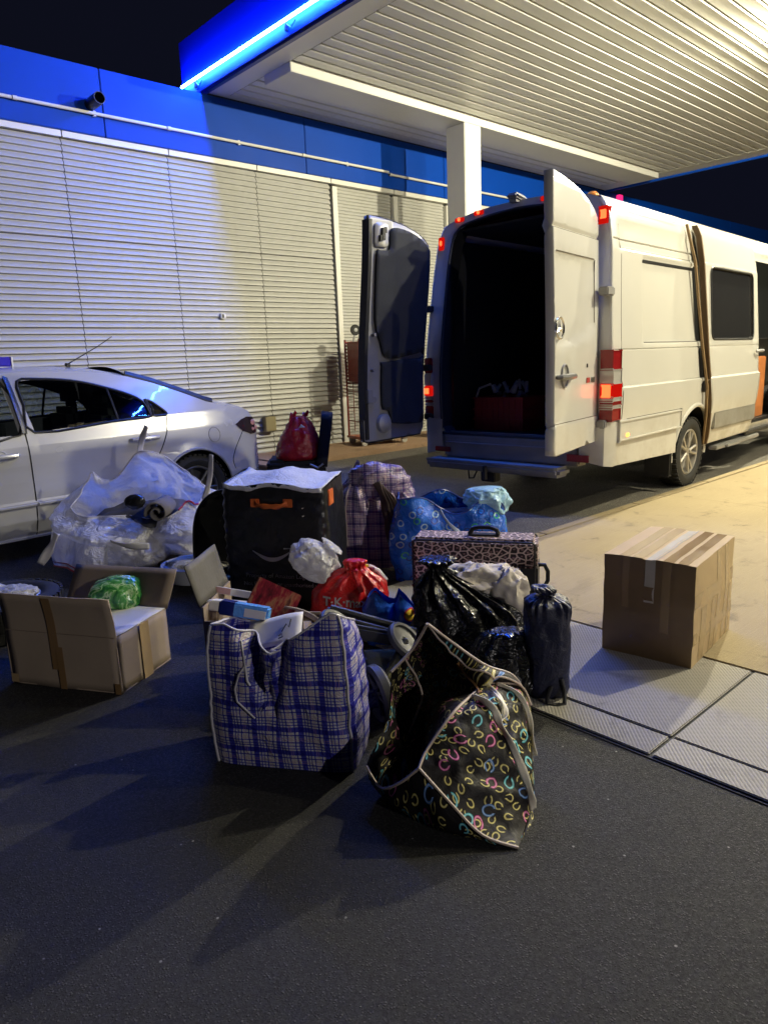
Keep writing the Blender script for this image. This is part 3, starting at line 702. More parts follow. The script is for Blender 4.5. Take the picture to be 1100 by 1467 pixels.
# sliding door standing outside the body
SX0, SX1 = 1.665, 3.50
k = panel([(1.775, 2.36), (1.90, 2.36), (1.95, 1.8), (2.04, 1.1), (2.06, .95), (1.93, .95), (1.84, 1.5)], [], lambda x, z: vside(-1)(x, z)+Vector((0, -.006, 0)), (1.8, 1.9, 2.0), lin(1.0, 2.3, 13)); k.build('door_gap_shade', MAT['black'], van)  # black strip painting the shade in the gap behind the open sliding door
def sdoor(x, z):
    p = vside(-1)(x, z); d = 0
    d -= .012*sstep(1.085, 1.1, z)*(1-sstep(1.4, 1.42, z))
    return Vector((x, min(p.y, -interp(z, YB)+.004)-.070, z))
wn = rrect(2.05, 3.36, 1.47, 2.17, .07)
so = [(3.42, 2.545), (3.50, 2.3), (3.56, 1.0), (3.54, .42), (3.45, .40), ]+[(2.16, .40), (2.14, .52), (2.08, .85), (2.0, 1.1), (1.93, 1.4), (1.91, 1.6), (1.87, 2.04), (1.85, 2.3), (1.83, 2.548)]
k = panel(so, [wn], sdoor, lin(1.85, 3.5, 12), zs_); sd = flatn(k.build('sliding_door', MAT['van'], van, smooth=38, solid=.05, soff=-1))
sd['label'] = 'white sliding side door pushed back along the body'
k = panel(wn, [], lambda x, z: sdoor(x, z)+Vector((0, .012, 0)), (), lin(1.5, 2.1, 6)); k.build('window', MAT['darkglass'], sd)
k = MB(); k.tube([sdoor(x, z)+Vector((0, -.002, 0)) for x, z in wn], .010, 6, True); k.build('window_rubber', MAT['black'], sd)
k = MB(); k.tube([(3.36, -1.085, 1.33), (3.40, -1.115, 1.335), (3.50, -1.115, 1.335), (3.53, -1.085, 1.33)], .016, 8); k.build('door_handle', MAT['grey_metal'], sd)
k = MB(); k.box(2.20, 3.54, -1.062, -1.02, .55, .735, bev=.012); k.build('door_moulding', MAT['van'], sd)
k = MB(); ed_ = [tuple(p) for p in smooth_poly([Vector((x, z, 0)).to_2d() for x, z in [(2.16, .40), (2.14, .52), (2.08, .85), (2.0, 1.1), (1.93, 1.4), (1.91, 1.6), (1.87, 2.04), (1.85, 2.3), (1.83, 2.548)]], 4, False)]
ye = lambda z: -(interp(z, YB)+.0765)
k.grid([[Vector((x-.004, ye(z)-.002, z)) for x, z in ed_], [Vector((x-.006, ye(z)+.05, z)) for x, z in ed_]])
k.grid([[Vector((x-.004, ye(z)-.002, z)) for x, z in ed_], [Vector((x+.020, ye(z)-.002, z)) for x, z in ed_]])
k.build('door_edge', simple('brown_door_edge', (.12, .075, .036), .6, var=.35, vs=3), sd, smooth=30)  # edge strip in mottled brown, unlike the white door
k = MB(); k.box(2.20, 3.54, -1.062, -1.02, .55, .735, bev=.012); k.build('door_moulding', MAT['van'], sd)
k = MB(); k.tube([sdoor(x-.004, z)+Vector((0, .028, 0)) for x, z in [(2.15, .41), (2.06, .70), (1.97, 1.0), (1.88, 1.4), (1.80, 1.8), (1.73, 2.2), (SX0, 2.545)]], .017, 6, flat=.8); k.build('door_edge', simple('brown_door_edge', (.20, .13, .06), .6, var=.4, vs=14), sd)
k = MB(); k.box(2.45, 3.9, -1.02, -.93, .30, .345, bev=.008); k.box(2.7, 3.1, -1.05, -1.02, .31, .335); k.build('side_step', MAT['bumpergrey'], van)
# red crate riding in the load space
def vw(x, y, z): c, s = math.cos(R(4.07)), math.sin(R(4.07)); return (5.264+c*x-s*y, 4.058+s*x+c*y, z)
ct = thing('crate', 'dark red plastic crate full of bits on the floor of the white van', 'crate', vw(.62, .42, .656), R(4.07))
RM = simple('red_crate_plastic', (.34, .022, .022), .45)
k = MB(); k.box(-.2, .2, -.29, .29, 0, .015)
for a, b, c, d in ((-.2, -.185, -.29, .29), (.185, .2, -.29, .29), (-.185, .185, -.29, -.275), (-.185, .185, .275, .29)): k.box(a, b, c, d, .015, .33)
for z in (.1, .2, .31): k.box(-.212, .212, -.302, .302, z, z+.014)
for i in range(-4, 5): k.box(-.21, -.2, i*.065-.008, i*.065+.008, .015, .31)
k.build('crate_body', RM, ct, smooth=0)
k = MB(); k.tube([(-.2, .26, .33), (-.2, .22, .42), (-.2, .08, .46)], .012, 6); k.build('carry_handle', MAT['grey_metal'], ct)
k = MB()
for i in range(14): 
    a = Vector((random.uniform(-.15, .1), random.uniform(-.24, .2), random.uniform(.3, .4))); k.tube([a, a+Vector((random.uniform(-.05, .05), random.uniform(-.08, .08), random.uniform(.03, .12)))], random.uniform(.012, .03), 6)
o = k.build('loose_tools', MAT['grey_metal'], ct); o['kind'] = 'stuff'
# ------------------------------------------------------------------ silver hatchback
car = thing('parked_car', 'silver five-door hatchback parked in front of the corrugated wall', 'car', (2.97, 5.78, 0), R(3.5))
VC = .83
HW = [(.15, .76), (.2, .80), (.30, .845), (.43, .862), (.60, .868), (.75, .862), (.86, .845), (.95, .815), (1.0, .80), (1.10, .745), (1.2, .685), (1.3, .615), (1.40, .53), (1.45, .46)]
TP = [(-3.75, .62), (-3.6, .80), (-3.3, .92), (-2.9, .975), (-2.3, 1.0), (.15, 1.0), (.40, .975), (.60, .925), (.72, .87), (.80, .78), (.88, .60)]
def cs(sg):
    def f(u, z):
        d = 0
        d += .008*sstep(.40, .42, z)*(1-sstep(.44, .455, z))*(1 if -2.5 < u < -.42 else 0)
        d -= .010*sstep(.50, .62, z)*(1-sstep(.66, .80, z))*(1 if True else 0)*.6
        r_ = math.hypot(u, z-.315)
        d += .022*(1-sstep(.36, .46, r_))
        return Vector((u, VC+sg*(interp(z, HW)*interp(u, TP)+d), z))
    return f
RA = [(.365*math.cos(R(t)), .31+.375*math.sin(R(t))) for t in range(200, -21, -6)]
FA = [(-2.675+.365*math.cos(R(t)), .31+.365*math.sin(R(t))) for t in range(200, -21, -6)]
top = [(.86, .52), (.845, .60), (.80, .75), (.735, .90), (.685, .965), (.60, 1.005), (.42, 1.035), (.22, 1.085), (.0, 1.18), (-.22, 1.27), (-.42, 1.335), (-.62, 1.375), (-.85, 1.395), (-1.2, 1.405), (-1.6, 1.39), (-1.9, 1.345), (-2.2, 1.25), (-2.75, 1.005), (-3.0, .93), (-3.4, .82), (-3.62, .68), (-3.72, .45), (-3.65, .22)]
out = top+FA[::1][::1]+[(-2.2, .16), (-.5, .16)]+RA+[(.50, .24), (.80, .30), (.855, .40)]
rw = [(-1.315, .955), (-1.335, 1.15), (-1.315, 1.335), (-1.15, 1.345), (-.97, 1.332), (-.80, 1.30), (-.645, 1.252), (-.52, 1.206), (-.42, 1.155), (-.375, 1.10), (-.365, 1.025), (-.385, .995), (-.7, .985)]
qw = [(-.335, 1.005), (-.322, 1.06), (-.352, 1.125), (-.31, 1.12), (-.245, 1.06), (-.21, 1.02), (-.225, 1.0)]
fwn = [(-1.43, .945), (-1.44, 1.33), (-1.75, 1.31), (-2.05, 1.21), (-2.40, 1.03), (-2.42, .965), (-2.0, .945)]
us_ = lin(-3.6, .8, 44); vs_ = [.2, .3, .40, .41, .42, .44, .455, .5, .55, .6, .66, .72, .8, .86, .92, .97, 1.03, 1.1, 1.17, 1.25, 1.33]
for sg in (-1, 1):
    k = panel(out, [rw, qw, fwn], cs(sg), us_, vs_, flip=sg > 0); flatn(k.build('side_panel', MAT['silver'], car, smooth=35))
    for nm, p in (('window', rw), ('window', qw), ('window', fwn)):
        k = panel(p, [], lambda u, z: cs(sg)(u, z)-Vector((0, sg*.008, 0)), lin(-2.4, -.2, 12), lin(.95, 1.35, 6), flip=sg > 0); wn_ = k.build(nm, MAT['glass'], car, smooth=60)
        k = MB(); k.tube([cs(sg)(u, z)+Vector((0, sg*.001, 0)) for u, z in smooth_poly(p, 3)], .011, 6, True); k.build('window_rubber', MAT['black'], wn_)
    f = lambda u, z, o=.004: cs(sg)(u, z)+Vector((0, sg*o, 0))
    k = MB(); k.tube([f(-1.385+.0*i, z, .0) for i, z in enumerate(lin(.95, 1.36, 8))], .042, 8, flat=.35); k.build('window_pillar', MAT['black'], car); k = MB(); k.tube([f(-.355+.0*z, z, .0) for z in lin(1.0, 1.14, 5)], .016, 6); k.build('window_pillar', MAT['black'], car)
    k = MB(); k.tube([f(-.648, z, -.004) for z in lin(.985, 1.25, 6)], .011, 6); k.build('window_bar', MAT['black'], car)
    k = MB()
    k.tube([f(-1.385-.012*(1-z), z, -.001) for z in lin(.175, .95, 14)], .0055, 6); k.build('shut_line', MAT['dark'], car); k = MB()
    k.tube([f(u, z, -.001) for u, z in smooth_poly([(-.215, 1.0), (-.225, .94), (-.25, .86), (-.30, .76), (-.37, .64), (-.43, .52)], 4, False)], .0055, 6); k.build('shut_line', MAT['dark'], car); k = MB()
    k.tube([f(u, z, -.001) for u, z in smooth_poly([(.50, .30), (.40, .50), (.42, .60), (.50, .72), (.56, .80)], 4, False)], .005, 6); k.build('shut_line', MAT['dark'], car); k = MB()
    k.tube([f(-2.42, z, -.001) for z in lin(.3, .96, 10)], .0055, 6)
    k.build('shut_line', MAT['dark'], car)
    k = MB(); k.tube([f(.215+.062*math.cos(t), .79+.066*math.sin(t), -.001) for t in lin(0, 2*PI, 24)[:-1]], .0035, 6, True); k.build('fuel_flap', MAT['bumpergrey'], car)
    for u0 in (-.46, -1.60):
        k = MB(); k.tube([f(u0+x, .825-.02*(u0 < -1), o) for x, o in ((-.135, .002), (-.12, .026), (-.05, .034), (.06, .034), (.115, .026), (.135, .002))], [.011, .016, .018, .018, .016, .011], 8)
        k.tube([f(u0+.055*math.cos(t), .825-.02*(u0 < -1)+.042*math.sin(t), -.002) for t in lin(0, 2*PI, 16)[:-1]], .006, 6, True); k.build('door_handle', MAT['silver'], car)
    k = MB(); k.tube([f(u, .425, .010) for u in lin(-1.38, -.43, 8)], .011, 6); k.tube([f(u, .425, .010) for u in lin(-2.4, -1.40, 8)], .011, 6); k.tube([f(u, .165, .004) for u in lin(-2.2, -.42, 10)], .016, 6); k.build('side_moulding', MAT['silver'], car)
    for ar in (RA, FA):
        k = MB(); k.tube([f(u, z, .002) for u, z in ar], .012, 6); k.build('wheel_arch_lip', MAT['silver'], car)
    for cu in (0, -2.675):
        k = MB(); k.grid([[Vector((cu+.37*math.cos(R(t)), VC+sg*yy, .31+.375*math.sin(R(t)))) for yy in (.835, .45)] for t in range(200, -21, -10)]); k.build('wheel_well', MAT['dark'], car)
        wheel('wheel', car, (cu, VC+sg*.755, .316), .316, .20, .215, 7, MAT['dark_alloy'], False, sg)
    # rear lamp cluster
    k = panel([(.47, .858), (.55, .895), (.63, .915), (.735, .905), (.80, .755), (.66, .75), (.55, .79)], [], lambda u, z: cs(sg)(u, z)+Vector((.002, sg*.006, 0)), lin(.5, .8, 6), (.8, .85)); tl = k.build('tail_lamp', simple('smoked_lamp', (.020, .012, .014), .08), car, smooth=60)
    k = MB()
    for a, b, r_ in ((.70, .855, .028), (.755, .80, .022), (.69, .795, .018)): k.lathe([(0, .012), (r_*.8, .010), (r_, .002)], cs(sg)(a, b)+Vector((.006, sg*.004, 0)), 'Y' , 14) if sg > 0 else k.lathe([(0, -.012), (r_*.8, -.010), (r_, -.002)], cs(sg)(a, b)+Vector((.006, sg*.004, 0)), 'Y', 14)
    k.build('lamp_reflector', simple('pale_red_reflector', (.55, .28, .28), .15, .3), tl)
def skin(name, prof, mat, crown, n=16, inset=0.0):
    rows = []
    for u, z in prof:
        hw = interp(z, HW)*interp(u, TP)-inset
        rows.append([Vector((u+.05*crown*(1-abs(a)**2)*(1 if u > .5 else 0), VC+a*hw, z+crown*.05*(1-abs(a)**2.4))) for a in lin(-1, 1, n)])
    k = MB(); k.grid(rows); return k
T = top
skin('roof', [p for p in T if -1.92 <= p[0] <= -.41], MAT['silver'], 1.0).build('roof', MAT['silver'], car)
T2 = [(-.42, 1.335), (-.30, 1.297), (-.22, 1.27), (0, 1.18), (.22, 1.085)]
skin('rear_screen', T2, MAT['black'], 1.9).build('rear_screen', MAT['darkglass'], car)
for s_ in (-1, 1):
    k = MB(); k.tube([Vector((u, VC+s_*(interp(z, HW)*interp(u, TP)-.05), z+.022)) for u, z in T2+[(.30, 1.06)]], .042, 6, flat=.5); k.build('screen_surround', MAT['black'], car)
skin('boot_lid', [(.22, 1.083), (.30, 1.06), (.42, 1.035), (.60, 1.005), (.685, .965), (.735, .90), (.79, .77), (.80, .75)], MAT['silver'], 1.0).build('boot_lid', MAT['silver'], car)
skin('rear_bumper', [(.80, .748), (.845, .60), (.86, .52), (.855, .40), (.80, .30), (.6, .24)], MAT['silver'], 1.5).build('rear_bumper', MAT['silver'], car)
skin('windscreen', [(-1.92, 1.34), (-2.2, 1.25), (-2.75, 1.005)], MAT['glass'], .9).build('windscreen', MAT['glass'], car)
skin('bonnet', [(-2.75, 1.003), (-3.0, .93), (-3.4, .82), (-3.62, .68), (-3.72, .45), (-3.65, .22)], MAT['silver'], .9).build('bonnet', MAT['silver'], car)
k = MB(); k.box(-3.3, .5, VC-.70, VC+.70, .18, .36); k.box(-2.2, -.3, VC-.66, VC+.66, .36, .44); k.box(-2.75, -2.3, VC-.6, VC+.6, .4, .95, bev=.05); k.build('cabin_floor', MAT['cavity'], car, smooth=0)
for cu in (-1.55, -.62):
    for dv in (-.36, .36):
        k = MB(); k.box(cu-.45, cu+.05, VC+dv-.25, VC+dv+.25, .42, .58, bev=.05); k.box(cu-.05, cu+.12, VC+dv-.24, VC+dv+.24, .55, 1.08, bev=.06, M=None); k.box(cu+.02, cu+.12, VC+dv-.13, VC+dv+.13, 1.08, 1.26, bev=.045); k.build('seat', MAT['trimpanel'], car)
k = MB(); k.box(-.30, .45, VC-.62, VC+.62, .5, .96); k.build('parcel_shelf', MAT['cavity'], car, smooth=0)
k = MB(); k.cyl((-.75, .62, 1.445), (-.78, .60, 1.455), .022, .014, 8); k.tube([(-.78, .60, 1.45), (-.52, .52, 1.60), (-.40, .49, 1.68)], [.006, .004, .003], 6); k.build('roof_antenna', MAT['black'], car)
k = MB(); k.tube([(-.35, .50, 1.36), (0, .46, 1.235), (.28, .50, 1.115), (.34, .62, 1.10)], [.010, .014, .016, .02], 6); k.tube([(.34, .62, 1.10), (.30, .86, 1.115), (.28, 1.0, 1.10)], .012, 6); k.build('rear_wiper', MAT['black'], car)
k = MB(); k.box(-1.72, -1.19, .66, .88, 1.452, 1.53, bev=.01); k.build('roof_sign', simple('blue_roof_sign', (.02, .012, .40), .3), car, smooth=30)
k = MB(); k.box(-1.73, -1.178, .655, .885, 1.438, 1.452); k.box(-1.189, -1.176, .66, .88, 1.453, 1.53); k.build('sign_frame', MAT['white_trim'], car, smooth=0)
for sg in (-1, 1):
    k = MB(); k.box(-2.36, -2.26, VC+sg*.88-.07, VC+sg*.88+.09, .99, 1.09, bev=.04); k.build('door_mirror', MAT['silver'], car)
k = MB(); k.box(.81, .835, VC-.26, VC+.26, .62, .72, bev=.006); k.build('blank_plate', MAT['white_trim'], car)
# ------------------------------------------------------------------ luggage: helpers
from mathutils.bvhtree import BVHTree
CRZ = R(-42.07)
FH = Vector((.67, .742, 0)); RH = Vector((.742, -.67, 0))
def superpts(w, d, ex, per):
    raw = []
    for i in range(721):
        t = PI/2+2*PI*i/720; c, s_ = math.cos(t), math.sin(t)
        raw.append(Vector((w/2+w/2*math.copysign(abs(c)**(2/ex), c), d/2+d/2*math.copysign(abs(s_)**(2/ex), s_), 0)))
    L = [0]
    for a, b in zip(raw, raw[1:]): L.append(L[-1]+(b-a).length)
    out = []; j = 0
    for i in range(per+1):
        q = L[-1]*i/per
        while j < 719 and L[j+1] < q: j += 1
        f = (q-L[j])/max(1e-9, L[j+1]-L[j]); p = raw[j].lerp(raw[j+1], f)
        out.append((p, q))
    return out
def shell(w, d, hf, rows=26, per=110, ex=5, bulge=.02, amp=.012, sc_=9, seed=1, extra=None, bottom=True, taper=0.0):
    pp = superpts(w, d, ex, per); c = Vector((w/2, d/2, 0)); G = []; U = []
    for r_ in range(rows+1):
        t = r_/rows; row = []; ur = []
        for i, (p, q) in enumerate(pp):
            h = hf(p.x/w, p.y/d); a = pp[(i-1) % per][0]; b = pp[(i+1) % per][0]
            tn = (b-a); n_ = Vector((tn.y, -tn.x, 0)).normalized()
            if n_.dot(p-c) < 0: n_ = -n_
            z = t*h; co = c+(p-c)*(1-taper*t); co.z = z
            k = i % per
            pq = pp[k][0]+Vector((0, 0, z))
            co += n_*(bulge*math.sin(PI*min(1, t*1.02))**.8+amp*crumple(pq, sc_, seed)*min(1, .25+3*t))
            co.z += amp*.6*ns(pq, sc_*.8, seed+9)*t
            if extra: co += extra(pq.x/w, pq.y/d, t, n_)
            row.append(co); ur.append((q, z))
        row[-1] = row[0].copy(); G.append(row); U.append(ur)
    m = MB(); m.grid(G, uvs=U)
    if bottom:
        b = G[0]; ce = sum(b[:-1], Vector())/per
        m.grid([[p for p in b], [ce+(p-ce)*.02 for p in b]])
    m.G = G; m.U = U
    return m
def sack(prof, per=84, rows=40, amp=.03, sc_=7, seed=1, pleat=0.0, npl=14, pz=(0, 1), ex=2.4, rot=0.0):
    ks = [p[0] for p in prof]
    def at(q):
        z = q*(len(prof)-1); i = min(int(z), len(prof)-2); f = z-i
        P = [Vector(prof[min(max(j, 0), len(prof)-1)]) if len(prof[0]) <= 4 else prof[min(max(j, 0), len(prof)-1)] for j in (i-1, i, i+1, i+2)]
        return [0.5*(2*b+(c-a)*f+(2*a-5*b+4*c-d)*f*f+(3*b-a-3*c+d)*f**3) for a, b, c, d in zip(*P)]
    prof = [tuple(p)+(0, 0)[:5-len(p)] if len(p) < 5 else tuple(p) for p in prof]
    G = []
    for r_ in range(rows+1):
        z, rx, ry, cx, cy = at(r_/rows); rx = max(rx, .002); ry = max(ry, .002); row = []
        for k in range(per):
            a = 2*PI*k/per+rot; c, s_ = math.cos(a), math.sin(a)
            x = rx*math.copysign(abs(c)**(2/ex), c); y = ry*math.copysign(abs(s_)**(2/ex), s_)
            p = Vector((x, y, z)); f = min(1, min(rx, ry)/.05)
            f2 = sstep(0, .04, z)
            dd = amp*crumple(p, sc_, seed)*f*(.3+.7*f2)
            if pleat: dd += pleat*math.sin(npl*a+3*ns(p, 3, seed))*sstep(pz[0], pz[1], z)*(min(rx, ry)/.1 if min(rx, ry) < .1 else 1)
            n_ = Vector((x/rx/rx if rx > .01 else 0, y/ry/ry if ry > .01 else 0, 0))
            n_ = n_.normalized() if n_.length > 0 else Vector((0, 0, 0))
            p += n_*dd+Vector((cx, cy, amp*.5*ns(p, sc_*.7, seed+4)*f2)); row.append(p)
        G.append(row)
    m = MB(); m.grid(G, True)
    for row, fl in ((G[0], 0), (G[-1], 1)):
        ce = sum(row, Vector())/per; m.grid([row, [ce+(p-ce)*.03 for p in row]], True)
    m.G = G; return m
def clump(r, amp, sc_, seed, sq=(1, 1, 1), n=40):
    G = []
    for i in range(n//2+1):
        th = PI*i/(n//2); row = []
        for k in range(n):
            a = 2*PI*k/n; d = Vector((math.sin(th)*math.cos(a), math.sin(th)*math.sin(a), math.cos(th)))
            rr = r*(1+amp*crumple(d*r, sc_, seed, 4)+.25*ns(d*r, sc_*.4, seed)); row.append(Vector((d.x*rr*sq[0], d.y*rr*sq[1], d.z*rr*sq[2])))
        G.append(row)
    m = MB(); m.grid(G, True); return m
def coons(top, bot, left, right, nu, nv, disp=None):
    def rs(pl, n):
        pl = [Vector(p) for p in pl]; pl = smooth_poly(pl, 5, False) if len(pl) > 2 else pl; L = [0]
        for a, b in zip(pl, pl[1:]): L.append(L[-1]+(b-a).length)
        if L[-1] < 1e-9: return [pl[0].copy() for _ in range(n+1)]
        o = []
        for i in range(n+1):
            q = L[-1]*i/n; j = 0
            while j < len(pl)-2 and L[j+1] < q: j += 1
            o.append(pl[j].lerp(pl[j+1], (q-L[j])/max(1e-9, L[j+1]-L[j])))
        return o
    T_, B_, L_, R_ = rs(top, nu), rs(bot, nu), rs(left, nv), rs(right, nv); G = []; U = []
    lu = sum(((a-b).length for a, b in zip(T_+B_[1:], T_[1:]+B_[1:]) if True), 0)
    wu = max(sum((a-b).length for a, b in zip(T_, T_[1:])), sum((a-b).length for a, b in zip(B_, B_[1:])))
    wv = max(sum((a-b).length for a, b in zip(L_, L_[1:])), sum((a-b).length for a, b in zip(R_, R_[1:])))
    for j in range(nv+1):
        v = j/nv; row = []; ur = []
        for i in range(nu+1):
            u = i/nu
            p = T_[i]*(1-v)+B_[i]*v+L_[j]*(1-u)+R_[j]*u-(T_[0]*(1-u)*(1-v)+T_[-1]*u*(1-v)+B_[0]*(1-u)*v+B_[-1]*u*v)
            row.append(p); ur.append((u*wu, (1-v)*wv))
        G.append(row); U.append(ur)
    if disp:
        H = [[p.copy() for p in r_] for r_ in G]
        for j in range(nv+1):
            for i in range(nu+1):
                a = H[j][min(i+1, nu)]-H[j][max(i-1, 0)]; b = H[min(j+1, nv)][i]-H[max(j-1, 0)][i]
                n_ = a.cross(b); n_ = n_.normalized() if n_.length > 1e-9 else Vector()
                if n_.dot(FH) > 0: n_ = -n_
                G[j][i] = H[j][i]+n_*disp(i/nu, j/nv, H[j][i])
    m = MB(); m.grid(G, uvs=U); m.G = G; return m
def ribbon(pts, wd, side, th=.002, tw=.55):
    pts = smooth_poly(pts, 6, False); side = Vector(side).normalized(); G = []
    for i, p in enumerate(pts):
        d = (pts[min(i+1, len(pts)-1)]-pts[max(i-1, 0)]).normalized(); s_ = (side-d*side.dot(d)).normalized(); n_ = d.cross(s_)
        a = tw*math.sin(i*.42+len(pts)); s2 = s_*math.cos(a)+n_*math.sin(a); w2 = wd*(.5+.06*math.sin(i*.9))
        G.append([p-s2*w2, p-s2*w2*.35+n_*.002, p+s2*w2*.35-n_*.001, p+s2*w2])
    m = MB(); m.grid(G); return m
def textmesh(name, body, size, mat, parent, M, target=None, off=.002, extr=.0008, spacing=1.0, bold=0.0):
    cu = bpy.data.curves.new('txt', 'FONT'); cu.body = body; cu.size = size; cu.align_x = 'LEFT'; cu.space_character = spacing; cu.extrude = extr; cu.offset = bold; cu.resolution_u = 3
    o = bpy.data.objects.new('txt', cu); COL.objects.link(o)
    me = bpy.data.meshes.new_from_object(o.evaluated_get(bpy.context.evaluated_depsgraph_get()))
    bpy.data.objects.remove(o); bpy.data.curves.remove(cu)
    for v in me.vertices: v.co = M @ v.co
    if target is not None:
        bt = BVHTree.FromPolygons([tuple(p) for p in target.v], target.f)
        for v in me.vertices:
            h = bt.ray_cast(Vector((v.co.x, -5, v.co.z)), Vector((0, 1, 0)))
            if h[0] is not None: v.co.y = h[0].y-off-(M.inverted() @ v.co).z*0
    me.materials.append(mat); return obj(name, me, parent)
XZ = Matrix(((1, 0, 0, 0), (0, 0, -1, 0), (0, 1, 0, 0), (0, 0, 0, 1)))   # text plane -> local X/Z, facing -Y
def place(name, label, cat, x, y, z=0.0, rz=CRZ, group=None): return thing(name, label, cat, (x, y, z), rz, group)

# ------------------------------------------------------------------ luggage: materials
def film(name, col, rough=.22, bs=26, bstr=.5, trans=0.0, alpha=0.0, c2=None, dist=.012):
    k = NT(name); f = k.noise(3.2, 4); c = k.mix(f, col, c2 or tuple(q*1.25+.004 for q in col))
    n1 = k.noise(bs, 4, .6, dist=1.2); n2 = k.vor(bs*.6, 'DISTANCE_TO_EDGE'); r1 = k.math('ABSOLUTE', k.math('SUBTRACT', n1, .5))
    h = k.math('ADD', k.math('MULTIPLY', r1, 2.0), k.math('MULTIPLY', k.math('MINIMUM', n2.outputs[0], .15), 1.5))
    sh = k.bsdf(c, rough, 0, k.bump(h, bstr, dist), .5)
    if trans:
        tl = k.n('ShaderNodeBsdfTranslucent'); k.set(tl.inputs[0], c); mx = k.n('ShaderNodeMixShader'); mx.inputs[0].default_value = trans
        k.t.links.new(sh, mx.inputs[1]); k.t.links.new(tl.outputs[0], mx.inputs[2]); sh = mx.outputs[0]
    if alpha:
        tr = k.n('ShaderNodeBsdfTransparent'); tr.inputs[0].default_value = (.95, .95, .97, 1); mx = k.n('ShaderNodeMixShader')
        k.set(mx.inputs[0], k.math('MULTIPLY', k.math('ADD', .55, k.noise(4, 3)), alpha))
        k.t.links.new(sh, mx.inputs[1]); k.t.links.new(tr.outputs[0], mx.inputs[2]); sh = mx.outputs[0]
    return k.done(sh)
def plaid(name, cols, period, gl=.32):
    k = NT(name); s_ = k.n('ShaderNodeSeparateXYZ'); k.set(s_.inputs[0], k.uv()); d, m_, l, acc = cols
    def bands(v, ph):
        f = k.math('FRACT', k.math('ADD', k.math('DIVIDE', v, period), ph))
        wide = k.ramp(f, [(0, (0,)*3), (.06, (1,)*3), (.28, (0,)*3), (.34, (.9,)*3), (.39, (0,)*3), (.46, (.7,)*3), (.51, (0,)*3), (.60, (.9,)*3), (.65, (0,)*3), (.90, (1,)*3), (.95, (0,)*3)], True)
        thin = k.ramp(f, [(0, (0,)*3), (.70, (1,)*3), (.72, (0,)*3), (.78, (1,)*3), (.80, (0,)*3)], True)
        return wide, thin
    a, ta = bands(k.math('MULTIPLY', s_.outputs[0], 1.0), .13); b, tb = bands(s_.outputs[1], .37)
    sm = k.math('MULTIPLY', k.math('ADD', a, b), .5)
    c = k.ramp(sm, [(0, l), (.42, m_), (1, d)])
    c = k.mix(k.math('MULTIPLY', k.math('MAXIMUM', ta, tb), .6), c, acc)
    wv = k.math('ADD', k.math('SINE', k.math('MULTIPLY', s_.outputs[0], 2200)), k.math('SINE', k.math('MULTIPLY', s_.outputs[1], 2200)))
    n1 = k.noise(16, 4, .6, dist=1.0); r1 = k.math('ABSOLUTE', k.math('SUBTRACT', n1, .5))
    nr = k.bump(k.math('ADD', k.math('MULTIPLY', r1, 2), k.math('MULTIPLY', wv, .01)), .55, .014)
    return k.done(k.bsdf(c, gl, 0, nr, .55))
MAT['plaid'] = plaid('blue_plaid_weave', ((.014, .012, .22), (.055, .06, .40), (.52, .51, .56), (.44, .22, .26)), .088)
MAT['plaid_pink'] = plaid('purple_plaid_weave', ((.035, .03, .13), (.22, .14, .28), (.56, .48, .50), (.40, .10, .16)), .085)
